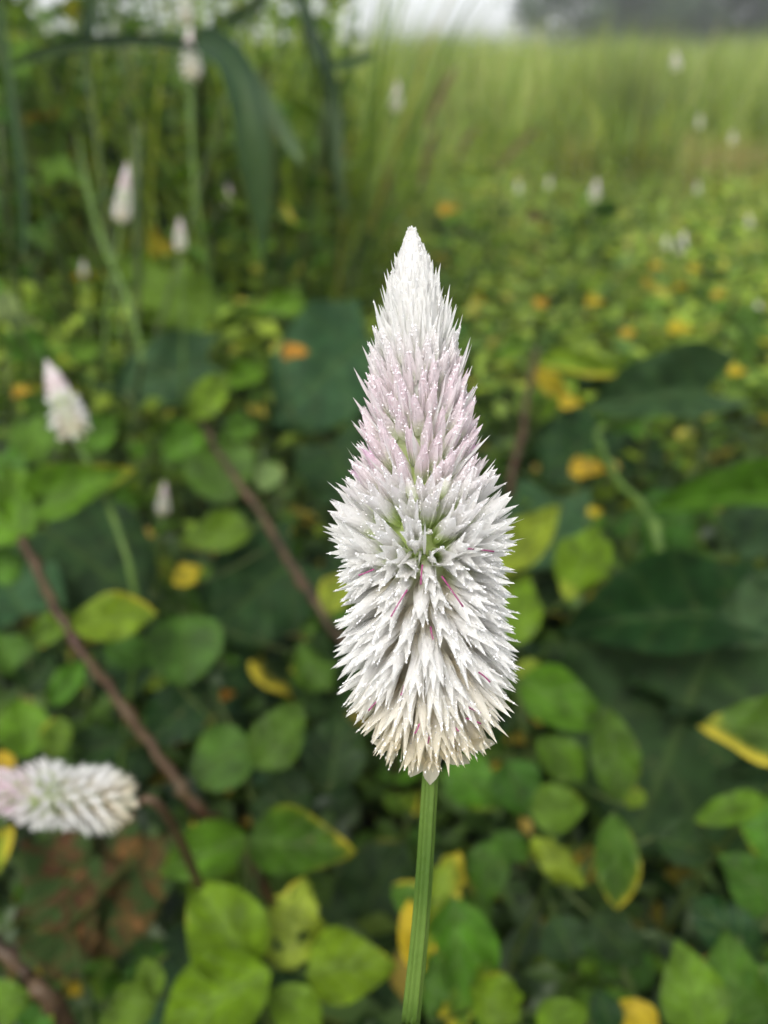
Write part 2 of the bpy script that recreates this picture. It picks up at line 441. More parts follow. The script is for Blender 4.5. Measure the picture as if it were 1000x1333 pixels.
# tables run over t = 0 at the foot of the head, 1 at its tip
ELEV = [(0, -66), (0.04, -54), (0.10, -44), (0.18, -36), (0.27, -29), (0.35, -23), (0.395, -15), (0.425, 2), (0.455, 22), (0.50, 37), (0.58, 48), (0.70, 58), (0.82, 70), (1.0, 84)]
def floret_axis(az, el):
    # local frame: +Z up the spike, -Y faces the viewer
    rad = Vector((math.sin(az), -math.cos(az), 0))
    return rad, rad * math.cos(el) + Vector((0, 0, 1)) * math.sin(el)
def build_head(Lh, radius, seed=1, n_open=205, n_bud=120, n_tip=620, fine=True, withered=0.5):
    """petals of a spike in its local frame; radius(t) is the silhouette. list of (verts, faces, uvs, cols, base, rank, kind)"""
    r = random.Random(seed)
    out = []
    rc = lambda t: radius(t) * (lerp(0.30, 0.38, sstep(0.1, 0.4, t)) if t < 0.55 else lerp(0.38, 0.72, sstep(0.55, 0.93, t)))
    zsc = Lh
    nvp = 7 if fine else 4
    nup = 2 if fine else 1
    def add(t_tip, az, el, Rt, w, cols, spread, n_pet, bend, kind, lmax):
        w *= 1.0 if fine else 1.9
        rad, ax = floret_axis(az, el)
        rb = max(rc(t_tip), 0.02 * Rt)
        L = min((Rt - rb) / max(0.18, math.cos(el)), lmax)
        tipc = rad * Rt + Vector((0, 0, t_tip * zsc))
        base = tipc - ax * L
        tang = Vector((math.cos(az), math.sin(az), 0))
        bit = ax.cross(tang).normalized()
        a0 = r.uniform(0, 6.28)
        for q in range(n_pet):
            an = a0 + 2 * math.pi * q / n_pet + r.uniform(-0.3, 0.3)
            off = tang * math.cos(an) + bit * math.sin(an)
            sp = spread * r.uniform(0.6, 1.3)
            d = (ax + off * sp).normalized()
            nrm = (-off - d * (-off).dot(d)).normalized()
            side = d.cross(nrm)
            Lq = L * r.uniform(0.89, 1.05)
            b = base + off * (w * 0.22)
            V, F, UV, C = petal_geo(b, d, side, nrm, Lq, w * r.uniform(0.85, 1.15), cols, nvp, nup, 0.65, bend * r.uniform(0.3, 1.2))
            mid = b + d * (Lq * 0.6)
            vis = -mid.y / max(1e-6, math.hypot(mid.x, mid.y)) + 0.25 * (off.dot(Vector((0, -0.8, 0.6))))
            out.append((V, F, UV, C, b, vis, kind))
    # open florets, from the foot up to t = 0.56
    for k in range(n_open):
        f = (k + 0.5) / n_open
        t = 0.012 + 0.393 * f / 0.77 if f < 0.77 else 0.405 + 0.172 * (f - 0.77) / 0.23
        az = k * GOLD + r.uniform(-0.12, 0.12)
        el = R_(interp(ELEV, t) + r.uniform(-6, 6))
        Rt = radius(t) * r.uniform(0.93, 1.02)
        wth = min(1.0, sstep(0.20, 0.02, t) * withered * 1.8)
        tipc = mixc(mixc(WHITE, CREAM, min(1, wth * 1.2)), TAN, 0.45 * sstep(0.12, 0.02, t)); basec = mixc(mixc(CREAM, GREEN, sstep(0.30, 0.42, t)), TAN, sstep(0.2, 0.04, t))
        midc = mixc(WHITE, CREAM, wth)
        if t > 0.47: tipc = mixc(tipc, PINK, 0.35 * sstep(0.47, 0.6, t))
        add(t, az, el, Rt, Lh * lerp(0.0205, 0.026, sstep(0.36, 0.44, t)), (basec, midc, tipc), lerp(0.11, 0.13, sstep(0.36, 0.44, t)), 5, lerp(0.0, 0.0, sstep(0.36, 0.44, t)), 'petal', Lh * 0.150)
    # closed buds
    for k in range(n_bud):
        f = (k + 0.5) / n_bud
        t = 0.55 + 0.28 * f ** 0.95
        az = (k + n_open) * GOLD + r.uniform(-0.1, 0.1)
        el = R_(interp(ELEV, t) + r.uniform(-4, 5))
        Rt = radius(t) * r.uniform(0.88, 1.02)
        pk = sstep(0.54, 0.62, t) * (1 - 0.85 * sstep(0.74, 0.83, t)) * (1.0 if fine else 1.5)
        tip = mixc(WHITE, PINK, min(1, 0.75 * pk))
        if r.random() < 0.07 and t < 0.7: tip = mixc(tip, MAUVE, 0.5)
        midc = mixc(WHITE, PINK, 0.45 * pk)
        add(t, az, el, Rt, Lh * lerp(0.023, 0.015, f), (mixc(GREEN, WHITE, 0.35 + 0.5 * f), midc, tip), 0.055, 3, 0.04, 'petal', Lh * lerp(0.11, 0.085, f))
    # needle bracts that clothe the tip and bristle out between the buds
    for k in range(n_tip):
        f = (k + 0.5) / n_tip
        t = 0.70 + 0.30 * f ** 0.9
        az = k * GOLD + r.uniform(-0.2, 0.2)
        bristle = r.random() < 0.16 and t < 0.96
        el = R_(interp(ELEV, t) + r.uniform(-2, 4) + (-2 if bristle else 0))
        Rt = radius(min(t, 0.995)) * (r.uniform(1.06, 1.24) if bristle else r.uniform(0.80, 0.97))
        c = mixc(WHITE, PINK, 0.45 * (1 - sstep(0.74, 0.84, t)))
        add(min(t, 0.998), az, el, Rt, Lh * (0.006 if bristle else lerp(0.011, 0.0065, f)), (mixc(c, GREEN, 0.08), c, c), 0.02, 1, 0.02, 'bract', Lh * (0.075 if bristle else 0.06))
    for k in range(70 if fine else 0):                       # stray bristles lower down
        t = r.uniform(0.42, 0.72)
        az = r.uniform(0, 6.28)
        el = R_(interp(ELEV, t) + r.uniform(-10, 8))
        add(t, az, el, radius(t) * r.uniform(0.98, 1.10), Lh * 0.0055, (WHITE, WHITE, WHITE), 0.02, 1, 0.03, 'bract', Lh * 0.10)
    return out
def join_geo(parts, origin=None, xf=None):
    V, F, UV, C = [], [], [], []
    for p in parts:
        o = len(V)
        V.extend(p[0]); UV.extend(p[2]); C.extend(p[3])
        F.extend(tuple(i + o for i in f) for f in p[1])
    if xf is not None: V = [xf @ v for v in V]
    if origin is not None: V = [v - origin for v in V]
    return V, F, UV, C
def lathe(prof, sides, xf, origin):
    V, F = [], []
    for z, rr in prof:
        for k in range(sides):
            a = 2 * math.pi * k / sides
            V.append(xf @ Vector((rr * math.cos(a), rr * math.sin(a), z)) - origin)
    n = len(prof)
    for i in range(n - 1):
        for k in range(sides):
            F.append((i * sides + k, i * sides + (k + 1) % sides, (i + 1) * sides + (k + 1) % sides, (i + 1) * sides + k))
    return V, F
def head_frame(base, tip, face=None):
    z = (tip - base).normalized()
    f = (face or (CAM - base))
    y = -(f - z * f.dot(z)).normalized()
    x = y.cross(z)
    return Matrix(((x.x, y.x, z.x, base.x), (x.y, y.y, z.y, base.y), (x.z, y.z, z.z, base.z), (0, 0, 0, 1)))
ICO = None
def ico():
    g = (1 + 5 ** 0.5) / 2
    v = [Vector(p).normalized() for p in ((-1, g, 0), (1, g, 0), (-1, -g, 0), (1, -g, 0), (0, -1, g), (0, 1, g), (0, -1, -g), (0, 1, -g), (g, 0, -1), (g, 0, 1), (-g, 0, -1), (-g, 0, 1))]
    f = [(0, 11, 5), (0, 5, 1), (0, 1, 7), (0, 7, 10), (0, 10, 11), (1, 5, 9), (5, 11, 4), (11, 10, 2), (10, 7, 6), (7, 1, 8), (3, 9, 4), (3, 4, 2), (3, 2, 6), (3, 6, 8), (3, 8, 9), (4, 9, 5), (2, 4, 11), (6, 2, 10), (8, 6, 7), (9, 8, 1)]
    vv, cache, ff = list(v), {}, []
    def mp(a, b):
        k = (min(a, b), max(a, b))
        if k not in cache:
            cache[k] = len(vv); vv.append(((v[a] + v[b]) / 2).normalized())
        return cache[k]
    for a, b, c in f:
        ab, bc, ca = mp(a, b), mp(b, c), mp(c, a)
        ff += [(a, ab, ca), (b, bc, ab), (c, ca, bc), (ab, bc, ca)]
    return vv, ff
ICOV, ICOF = ico()

# ---------------------------------------------------------------- the flower in focus
LEAN = R_(24)                                   # its tip leans away from the lens
AX = Vector((0, math.sin(LEAN), math.cos(LEAN)))
PN = Vector((0, -math.cos(LEAN), math.sin(LEAN)))
P0 = at_depth(555, 690, FOCUS + 0.006)
def on_axis_plane(px, py):
    r = ray(px, py)
    return CAM + r * ((P0 - CAM).dot(PN) / r.dot(PN))
SIL = [(292, 3), (305, 9), (325, 21), (345, 31), (365, 39), (400, 50), (450, 62), (500, 73), (550, 82), (595, 92), (615, 106), (640, 119), (670, 125), (705, 124), (735, 116), (765, 113), (800, 118), (850, 122), (880, 121), (905, 116), (930, 107), (955, 93), (975, 75), (992, 50), (1008, 18)]
def hero():
    hb, ht = on_axis_plane(560, 1000), on_axis_plane(536, 293)
    xf = head_frame(hb, ht, PN)
    inv = xf.inverted()
    Lh = (ht - hb).length
    tab = []
    for y, hw in SIL:
        p = on_axis_plane(lerp(536, 560, (y - 293) / 707.0), y)
        tab.append((inv @ p).z / Lh); tab[-1] = (tab[-1], hw * depth_of(p) / FPX)
    tab.sort()
    rad = lambda t: interp(tab, t)
    # stem path down to the soil
    s0 = on_axis_plane(561, 992); s1 = on_axis_plane(549, 1180); s2 = on_axis_plane(534, 1333)
    s3 = s2 + (s2 - s1) * 0.9; foot = Vector((s3.x - 0.03, s3.y + 0.0, ground_z(0, 0) - 0.01))
    root = empty('celosia_flower', Vector((foot.x, foot.y, 0.0)), 'tall white cockscomb flower spike with a pink-tinged upper half, sharp and covered in dew', 'flower', 'cockscomb flowers')
    org = root.location.copy()
    pts = smooth_path([foot, lerp(foot, s3, 0.6), s3, s2, s1, s0], 8)
    tube_obj('stem', pts, [lerp(0.0021, 0.00135, i / (len(pts) - 1)) for i in range(len(pts))], M_STEM, root, 42, 0.10)
    # the green axis under the petals, painted cream low down to lighten shaded gaps
    prof = [(0.0 * Lh, 0.0016)] + [(t * Lh, rad(t) * (lerp(0.28, 0.36, sstep(0.1, 0.4, t)) if t < 0.55 else lerp(0.36, 0.72, sstep(0.55, 0.93, t)))) for t in [0.03 + 0.95 * i / 30 for i in range(31)]] + [(0.999 * Lh, 0.0001)]
    V, F = lathe(prof, 16, xf, org)
    C = []
    for z, rr in prof:
        C += [mixc(mixc(CREAM, GREEN, sstep(0.34, 0.42, z / Lh)), WHITE, sstep(0.55, 0.75, z / Lh))] * 16
    link('flower_axis', mesh('flower_axis', V, F, M_PETAL, True, [(0, 0)] * len(V), C), root)
    parts = build_head(Lh, rad, 5)
    order = sorted([p for p in parts if p[6] == 'petal'], key=lambda p: -p[5])
    front, rest = order[:300], order[300:]
    for V, F, UV, C, b, vis, kd in front:
        wb = xf @ b
        o = link('petal', mesh('petal', [xf @ v - wb for v in V], F, M_PETAL, True, UV, C), root)
        o.location = wb - org
    V, F, UV, C = join_geo(rest, org, xf)
    tag(link('petal_mass', mesh('petal_mass', V, F, M_PETAL, True, UV, C), root), kind='stuff')
    V, F, UV, C = join_geo([p for p in parts if p[6] == 'bract'], org, xf)
    tag(link('bristle_bracts', mesh('bristle_bracts', V, F, M_PETAL, True, UV, C), root), kind='stuff')
    # dew beads
    r = random.Random(3)
    DV, DF = [], []
    def bead(p, rr):
        o = len(DV)
        DV.extend(p + v * rr for v in ICOV)
        DF.extend((a + o, b + o, c + o) for a, b, c in ICOF)
    for V, F, UV, C, b, vis, kd in parts:
        if vis < -0.15: continue
        nb = r.randint(12, 28) if kd == 'petal' else r.randint(0, 1)
        for _ in range(nb):
            f = F[min(len(F) - 1, int(len(F) * r.random() ** 0.7))]
            w = [r.random() for _ in f]; sw = sum(w)
            p = Vector((0, 0, 0))
            for i, q in zip(f, w): p += V[i] * (q / sw)
            bead(xf @ p - org, 0.00006 + 0.00012 * r.random() ** 2.2)
    bead2 = []
    # magenta styles
    def surf(px, py, k=0.93):
        pa = on_axis_plane(548, py); loc = inv @ pa; t = loc.z / Lh
        R0 = rad(t) * k
        x = (px - lerp(536, 560, (py - 293) / 707.0)) * depth_of(pa) / FPX
        yy = math.sqrt(max(0.0, R0 * R0 - x * x))
        # slide back along the view ray to that front distance
        q = at_depth(px, py, depth_of(pa))
        rr = ray(px, py)
        return q - rr * (yy / rr.dot(-PN)) if False else q + rr * (-(yy) / abs(rr.dot(PN)))
    ST = [(550, 735, 548, 761), (530, 768, 509, 803), (575, 750, 603, 790), (605, 714, 643, 718), (487, 741, 467, 749), (561, 816, 564, 832), (623, 875, 638, 888),
          (494, 909, 480, 925), (546, 942, 540, 955), (609, 920, 626, 928), (607, 935, 626, 942), (560, 955, 557, 968), (584, 958, 592, 966), (591, 945, 597, 952), (526, 893, 522, 905)]
    for i, (x0, y0, x1, y1) in enumerate(ST):
        a, b = surf(x0, y0, 0.88), surf(x1, y1, 1.0)
        m = (a + b) / 2 + Vector((r.uniform(-1, 1), 0, r.uniform(-1, 1))) * 0.0002
        tube_obj('style', bez(a, m, b, 5), [0.00015, 0.00013, 0.00012, 0.00011, 0.00012, 0.00015], M_STYLE, root, 6)
    for (bx, by, kk, ln, wd, up, sx) in ((563, 664, 0.62, 34, 20, 0.9, 0.05), (541, 652, 0.66, 38, 22, 0.9, -0.35), (572, 646, 0.66, 38, 20, 0.9, 0.4), (541, 694, 0.60, 24, 19, 0.25, -0.3), (575, 672, 0.58, 20, 9, 0.8, 0.4), (549, 668, 0.60, 22, 10, 0.9, -0.1), (557, 694, 0.58, 15, 10, 0.3, 0.2)):
        a = surf(bx, by, kk - 0.10)
        d = (PN * 0.75 + AX * up + RIGHT * sx).normalized()
        L, w = ln * depth_of(a) / FPX * 1.15, wd * depth_of(a) / FPX * 0.42
        u = d.orthogonal().normalized(); v2 = d.cross(u)
        V, C, UV, F = [], [], [], []
        for j in range(9):
            f = j / 8
            q = w * (math.sin(math.pi * min(1, 0.16 + 0.84 * f ** 0.75)) ** 0.8 * (1 - f) ** 0.35 if j < 8 else 0.01)
            for k in range(12):
                an = 2 * math.pi * k / 12
                V.append(a + d * (L * f) + (u * math.cos(an) + v2 * math.sin(an)) * (q * (1 + 0.26 * math.cos(3 * an + bx))) - org); C.append(mixc(mixc(mixc(GREEN, WHITE, 0.2), mixc(GREEN, WHITE, 0.78), sstep(0.1, 0.45, f)), mixc(WHITE, PINK, 0.3), sstep(0.45, 0.9, f))); UV.append((k / 12, f))
        for j in range(8):
            for k in range(12): F.append((j * 12 + k, j * 12 + (k + 1) % 12, (j + 1) * 12 + (k + 1) % 12, (j + 1) * 12 + k))
        for _ in range(26):
            q = r.choice(V[36:-12]); bead2.append((q, 0.00007 + 0.00010 * r.random() ** 2))
        link('bud', mesh('bud', V, F, M_PETAL, True, UV, C), root)
    for q, rr in bead2: bead(q, rr)
    tag(link('dew', mesh('dew', DV, DF, M_DEW), root), kind='stuff')
    # the seed vessel peeping out in the middle, and the dry bract under the head
    c = surf(551, 732, 0.38)
    V = [c + Vector((v.x * 0.0010, v.y * 0.0010, v.z * 0.0016)) - org for v in ICOV]
    link('ovary', mesh('ovary', V, ICOF, M_OVARY), root)
    for (x0, y0, x1, y1, w) in ((562, 985, 560, 1022, 0.0022), (548, 983, 534, 1012, 0.0020), (575, 975, 612, 994, 0.0022), (520, 968, 482, 965, 0.0020), (612, 965, 645, 968, 0.002)):
        a, b = surf(x0, y0, 0.9), surf(x1, y1, 0.9)
        d = (b - a); L = d.length; d.normalize()
        nrm = (PN - d * PN.dot(d)).normalized()
        V, F, UV, C = petal_geo(a, d, d.cross(nrm), nrm, L, w, (TAN, CREAM, CREAM), 6, 2, 0.5, 0.0)
        link('bract', mesh('bract', [v - org for v in V], F, M_PETAL, True, UV, C), root)
    return tab, Lh
HERO_TAB, HERO_L = hero()
HERO_N = [(t, rr / HERO_L) for t, rr in HERO_TAB]

# ---------------------------------------------------------------- the other cockscombs
def cone_rad(k=0.16):
    tab = [(0, 0.06 * k / 0.16), (0.07, k * 0.8), (0.2, k), (0.42, k * 0.86), (0.6, k * 0.62), (0.8, k * 0.36), (1.0, 0.01)]
    return lambda t, L: interp(tab, t) * L
def cockscomb(bx, by, tx, ty, d, label, k=0.16, seed=0, full=False, dtip=0.0, foot=None, nleaf=3, leafcol='M', pre=None, cream=0.5):
    base, tip = at_depth(bx, by, d), at_depth(tx, ty, d + dtip)
    Lh = (tip - base).length
    r = random.Random(seed * 13 + 5)
    if foot is None:
        foot = Vector((base.x + r.uniform(-0.06, 0.06), base.y + r.uniform(-0.04, 0.06), 0))
    foot.z = ground_z(foot.x, foot.y) - 0.005
    root = empty('celosia_flower', foot, label, 'flower', 'cockscomb flowers')
    rad = (lambda t: interp(HERO_N, t) * Lh) if full else (lambda t: cone_rad(k)(t, Lh))
    xf = head_frame(base, tip)
    ax = (tip - base).normalized()
    knee = base - ax * (0.25 if not full else 0.02) * (base - foot).length - Vector((0, 0, 0.012 if full else 0))
    pts = smooth_path([foot] + (pre or [lerp(foot, knee, 0.55) + Vector((r.uniform(-0.02, 0.02), r.uniform(-0.02, 0.02), 0))]) + [knee, base + ax * Lh * 0.03], 6)
    srad = max(0.0014, Lh * 0.022)
    tube_obj('stem', pts, [lerp(srad * 1.5, srad, i / (len(pts) - 1)) for i in range(len(pts))], M_BROWN if full else M_STEM, root, 8)
    if full: parts = build_head(Lh, rad, seed + 20, 95, 60, 160, True)
    else: parts = build_head(Lh, rad, seed + 20, 38, 34, 60, False, cream)
    org = root.location
    prof = [(0, 0.02 * Lh)] + [(t * Lh, rad(t) * (0.26 if t < 0.6 else 0.5)) for t in [0.05 + 0.09 * i for i in range(11)]] + [(Lh, 0.0005 * Lh)]
    V, F = lathe(prof, 10, xf, org)
    link('flower_axis', mesh('flower_axis', V, F, M_PETAL, True, [(0, 0)] * len(V), [mixc(mixc(GREEN, WHITE, 0.7), PINK, sstep(0.45, 0.6, z / Lh)) for z, q in prof for _ in range(10)]), root)
    if full:
        order = sorted(parts, key=lambda p: -p[5] if p[6] == 'petal' else 9)
        for V, F, UV, C, b, vis, kd in order[:220]:
            wb = xf @ b
            o = link('petal', mesh('petal', [xf @ v - wb for v in V], F, M_PETAL, True, UV, C), root)
            o.location = wb - org
        parts = order[220:]
    V, F, UV, C = join_geo(parts, org, xf)
    tag(link('petal_mass', mesh('petal_mass', V, F, M_PETAL, True, UV, C), root), kind='stuff')
    for q in range(nleaf):
        f = 0.25 + 0.5 * q / max(1, nleaf)
        p = pts[int(f * (len(pts) - 1))]
        a = r.uniform(0, 6.28)
        L = r.uniform(0.05, 0.09)
        leaf_obj(root, 'la', p, p + Vector((math.cos(a), math.sin(a), 0.45)) * L, L * 0.26, Vector((0, 0, 1)), leafcol, 0.1, rr=r)
    return root
cockscomb(184, 1046, -108, 1018, 0.315, 'white cockscomb spike lying on its side over a withered brown leaf', seed=1, full=True, dtip=-0.03, nleaf=0,
          foot=Vector((-0.075, 0.36, 0)), pre=None)
cockscomb(100, 573, 60, 468, 0.60, 'small white cockscomb with pink tip leaning over a yellow-edged leaf', k=0.20, seed=2, dtip=0.03)
cockscomb(158, 292, 166, 210, 0.86, 'narrow pink-tipped white cockscomb beside a shorter white bud', k=0.165, seed=3)
cockscomb(235, 328, 234, 282, 1.0, 'short white cockscomb bud on a bright green neck', k=0.21, seed=4)
cockscomb(250, 106, 247, 32, 1.05, 'long pale cockscomb beside the bent grey-green strap leaf', k=0.16, seed=5, dtip=0.03)
cockscomb(243, 34, 240, -40, 1.35, 'pink-tinted cockscomb rising behind the long pale one', k=0.14, seed=6)
cockscomb(299, 272, 297, 238, 1.6, 'little cockscomb bud at the foot of the bent strap leaf', k=0.18, seed=7)
cockscomb(187, 190, 184, 160, 1.9, 'tiny pale cockscomb bud deep among the tall weeds', k=0.22, seed=8)
cockscomb(515, 146, 518, 104, 1.8, 'slim pale cockscomb beside the reddish grass plumes', k=0.21, seed=9)
cockscomb(212, 672, 214, 626, 0.82, 'faded pinkish cockscomb sunk among dark leaves beside the round leaf', k=0.22, seed=10, cream=1.0)
FAR = [(881, 92, 879, 66, 3.0), (911, 167, 911, 149, 3.4), (953, 188, 955, 170, 3.2), (772, 263, 778, 232, 2.2), (675, 252, 675, 233, 2.6), (714, 246, 716, 229, 2.9),
       (908, 252, 909, 236, 2.6), (867, 325, 869, 306, 2.0), (884, 331, 892, 300, 1.9), (982, 428, 988, 392, 1.5), (976, 296, 975, 278, 2.2), (250, 249, 249, 236, 2.2), (110, 360, 108, 338, 1.3), (858, 682, 850, 663, 0.95)]
for i, (bx, by, tx, ty, d) in enumerate(FAR):
    lab = {0: 'white cockscomb standing out against the tall far grass', 3: 'white cockscomb in the open weeds between the spike and the grass bank', 7: 'smaller of two white cockscombs close together', 8: 'larger of two white cockscombs close together',
           9: 'white cockscomb above the golden leaves beside folded blue-green leaf', 11: 'tiny white bud above the short bud on bright green neck', 12: 'dim white bud in the shade below the narrow pink-tipped cockscomb', 13: 'fallen pale cockscomb head among the twining stems'}.get(i, 'small white cockscomb dotted among the far low weeds')
    cockscomb(bx, by, tx, ty, d, lab, k=0.26, seed=30 + i, nleaf=2)

# ---------------------------------------------------------------- near plants, leaf by leaf
Z_CANOPY = 0.42
def hero_leaf(parent, bx, by, tx, ty, w, kind, col, yellow=0.0, dz=0.0, face=0.75, follow=0.35, roll=0.0, sink=0.0):
    base = at_height(bx, by, Z_CANOPY + dz)
    db = depth_of(base)
    dt = lerp(db, depth_of(at_height(tx, ty, Z_CANOPY + dz)), follow)
    tip = at_depth(tx, ty, dt + sink)
    toc = (CAM - base).normalized()
    n = Vector((0, 0, 1)) * (1 - face) + toc * face + RIGHT * roll
    return leaf_obj(parent, kind, base, tip, w * (db + dt) / 2 / FPX, n, col, yellow), base
def near_plant(name, label, cat, leaves, group=None, stem=None, stem_mat=None, rad=0.0018, foot=None):
    lf = []
    cx = [at_height(q[0], q[1], Z_CANOPY + (q[8] if len(q) > 8 else 0)) for q in leaves]
    c = sum(cx, Vector()) / len(cx)
    if stem:
        spts = [at_height(x, y, z) for x, y, z in stem]
        f = foot or Vector((spts[-1].x + 0.02, spts[-1].y + 0.05, 0))
        f = Vector((f.x, f.y, ground_z(f.x, f.y) - 0.004))
    else:
        f = foot or Vector((c.x + rnd.uniform(-0.03, 0.03), c.y + rnd.uniform(0.0, 0.06), 0))
        f = Vector((f.x, f.y, ground_z(f.x, f.y) - 0.004))
        spts = [Vector((c.x, c.y + 0.01, c.z - 0.03)), lerp(Vector((c.x, c.y, c.z)), f, 0.5) + Vector((rnd.uniform(-0.02, 0.02), 0.02, 0))]
    root = empty(name, f, label, cat, group)
    path = smooth_path(spts + [f], 7)
    if stem:
        rk = random.Random(len(name) + int(stem[0][0]))
        for i in range(1, len(path) - 1): path[i] = path[i] + Vector((rk.gauss(0, 1), rk.gauss(0, 1), rk.gauss(0, 1))) * (rad * 0.28)
    knob = [1.32 if stem and i % 9 == 4 else (0.9 + 0.12 * math.sin(i * 1.9)) for i in range(len(path))]
    tube_obj('stem', path, [lerp(rad, rad * 1.5, i / (len(path) - 1)) * knob[i] for i in range(len(path))], stem_mat or M_STEM2, root, 8)
    for q in leaves:
        q = list(q) + [0.0] * (9 - len(q)) if len(q) < 9 else list(q)
        o, b = hero_leaf(root, *q)
        near = min(path, key=lambda p: (p - b).length)
        if (near - b).length > 0.004:
            m = (near + b) / 2 + Vector((0, 0, -0.1 * (near - b).length))
            tube_obj('petiole', bez(near, m, b, 5), 0.0009, M_STEM2, root, 5)
    return root
#        bx,   by,   tx,   ty,  width, kind, colour, yellow, dz
near_plant('ovate_herb', 'bright green herb with wide ovate leaves, one ragged and full of holes', 'herb', [
    (322, 1088, 203, 1142, 74, 'ov', 'M', 0.30), (322, 1098, 463, 1102, 88, 'ov', 'G', 0.42), (338, 1096, 372, 1130, 30, 'el', 'M', 0.2),
    (330, 1268, 243, 1146, 108, 'ov', 'B', 0.20, 0.01), (362, 1262, 392, 1140, 98, 'bi', 'L', 0.30, 0.0), (398, 1268, 516, 1250, 92, 'ov', 'B', 0.10, 0.0),
    (352, 1262, 200, 1352, 112, 'ov', 'B', 0.12, 0.02), (205, 1300, 188, 1246, 36, 'el', 'M'), (205, 1300, 122, 1338, 62, 'ov', 'M'), (350, 1290, 420, 1345, 60, 'el', 'B', 0.1),
    (300, 1320, 250, 1370, 50, 'el', 'B')])
near_plant('yellowing_herb', 'yellowing herb behind the sharp green stem, big leaf with yellow rim', 'herb', [
    (590, 1168, 600, 1352, 112, 'ov', 'M', 0.50, 0.02), (555, 1280, 532, 1172, 46, 'el', 'Y', 0.3), (560, 1190, 600, 1108, 46, 'cu', 'L', 0.6), (560, 1190, 512, 1150, 44, 'el', 'M', 0.4),
    (640, 1345, 655, 1268, 66, 'cu', 'B', 0.25, 0.01), (560, 1330, 572, 1240, 40, 'cu', 'G', 0.2, 0.03), (700, 1345, 768, 1310, 58, 'ov', 'B', 0.15), (800, 1345, 778, 1288, 44, 'el', 'D'), (860, 1345, 800, 1306, 46, 'el', 'Y', 0.4), (625, 1340, 640, 1250, 40, 'cu', 'M', 0.2)])
near_plant('broad_herb', 'herb with two upright pointed leaves in front of dark gaps', 'herb', [
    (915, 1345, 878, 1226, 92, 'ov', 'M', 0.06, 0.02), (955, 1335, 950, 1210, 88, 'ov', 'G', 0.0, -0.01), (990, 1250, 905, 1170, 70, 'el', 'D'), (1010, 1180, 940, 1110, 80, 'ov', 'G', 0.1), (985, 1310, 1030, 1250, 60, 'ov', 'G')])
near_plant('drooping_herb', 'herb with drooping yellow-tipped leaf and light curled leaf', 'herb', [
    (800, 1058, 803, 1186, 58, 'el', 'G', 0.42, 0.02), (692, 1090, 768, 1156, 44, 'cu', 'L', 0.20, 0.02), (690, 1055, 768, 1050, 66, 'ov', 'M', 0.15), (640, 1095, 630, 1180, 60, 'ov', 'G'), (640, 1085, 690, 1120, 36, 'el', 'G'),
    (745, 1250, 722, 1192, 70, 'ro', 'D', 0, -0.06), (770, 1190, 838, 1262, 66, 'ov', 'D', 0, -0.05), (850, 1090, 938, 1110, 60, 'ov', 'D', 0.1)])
near_plant('leafy_vine', 'glossy herb with two long leaves before the huge dark leaf', 'herb', [
    (676, 884, 794, 950, 80, 'ov', 'M', 0.03, 0.03), (790, 922, 808, 1050, 62, 'el', 'G', 0.10, 0.03), (700, 960, 762, 1018, 56, 'el', 'M', 0.05), (660, 990, 690, 1065, 70, 'ov', 'G'), (585, 990, 650, 1055, 72, 'ov', 'M', 0.1), (815, 1050, 840, 1030, 24, 'el', 'B', 0.2), (668, 872, 712, 880, 34, 'el', 'L', 0.2)])
near_plant('yellow_tipped_herb', 'herb with yellow-blotched leaf tip over the huge dark leaf', 'herb', [
    (1045, 965, 916, 938, 92, 'ov', 'G', 0.50, 0.05), (1000, 1040, 906, 1066, 40, 'el', 'M', 0.15, 0.03), (1010, 1035, 1010, 1140, 90, 'ov', 'M', 0.15, 0.03), (1020, 1000, 930, 1010, 44, 'ov', 'D')])
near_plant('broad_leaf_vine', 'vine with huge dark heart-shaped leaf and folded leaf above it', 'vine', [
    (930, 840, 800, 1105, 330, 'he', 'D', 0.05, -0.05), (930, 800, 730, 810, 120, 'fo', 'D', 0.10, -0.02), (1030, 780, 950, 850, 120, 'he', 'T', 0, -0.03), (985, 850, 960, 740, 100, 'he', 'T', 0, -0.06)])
near_plant('bright_herb', 'herb with upright bright leaf against dark foliage beside the sharp spike', 'herb', [
    (742, 776, 778, 680, 74, 'ov', 'B', 0.08, 0.05), (735, 780, 752, 755, 30, 'el', 'L', 0.2, 0.05), (640, 752, 735, 648, 60, 'la', 'L', 0.12, 0.04), (668, 840, 690, 745, 56, 'ov', 'B', 0.05, 0.02), (650, 790, 690, 745, 44, 'ov', 'L', 0.15, 0.02)])
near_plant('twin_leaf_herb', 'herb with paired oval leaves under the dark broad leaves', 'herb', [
    (335, 1000, 396, 912, 74, 'ov', 'G', 0.04, 0.02), (330, 968, 248, 1010, 84, 'ro', 'G', 0.04, 0.02), (350, 1010, 405, 1062, 70, 'ov', 'D', 0, -0.02), (430, 1030, 440, 920, 84, 'ov', 'D', 0, -0.03), (235, 800, 250, 890, 100, 'ro', 'G', 0.06, 0.05), (205, 860, 130, 842, 44, 'el', 'G', 0.05, 0.03), (260, 900, 190, 975, 84, 'ov', 'D', 0, -0.01),(330,1040,360,1075,40,'el','D')])
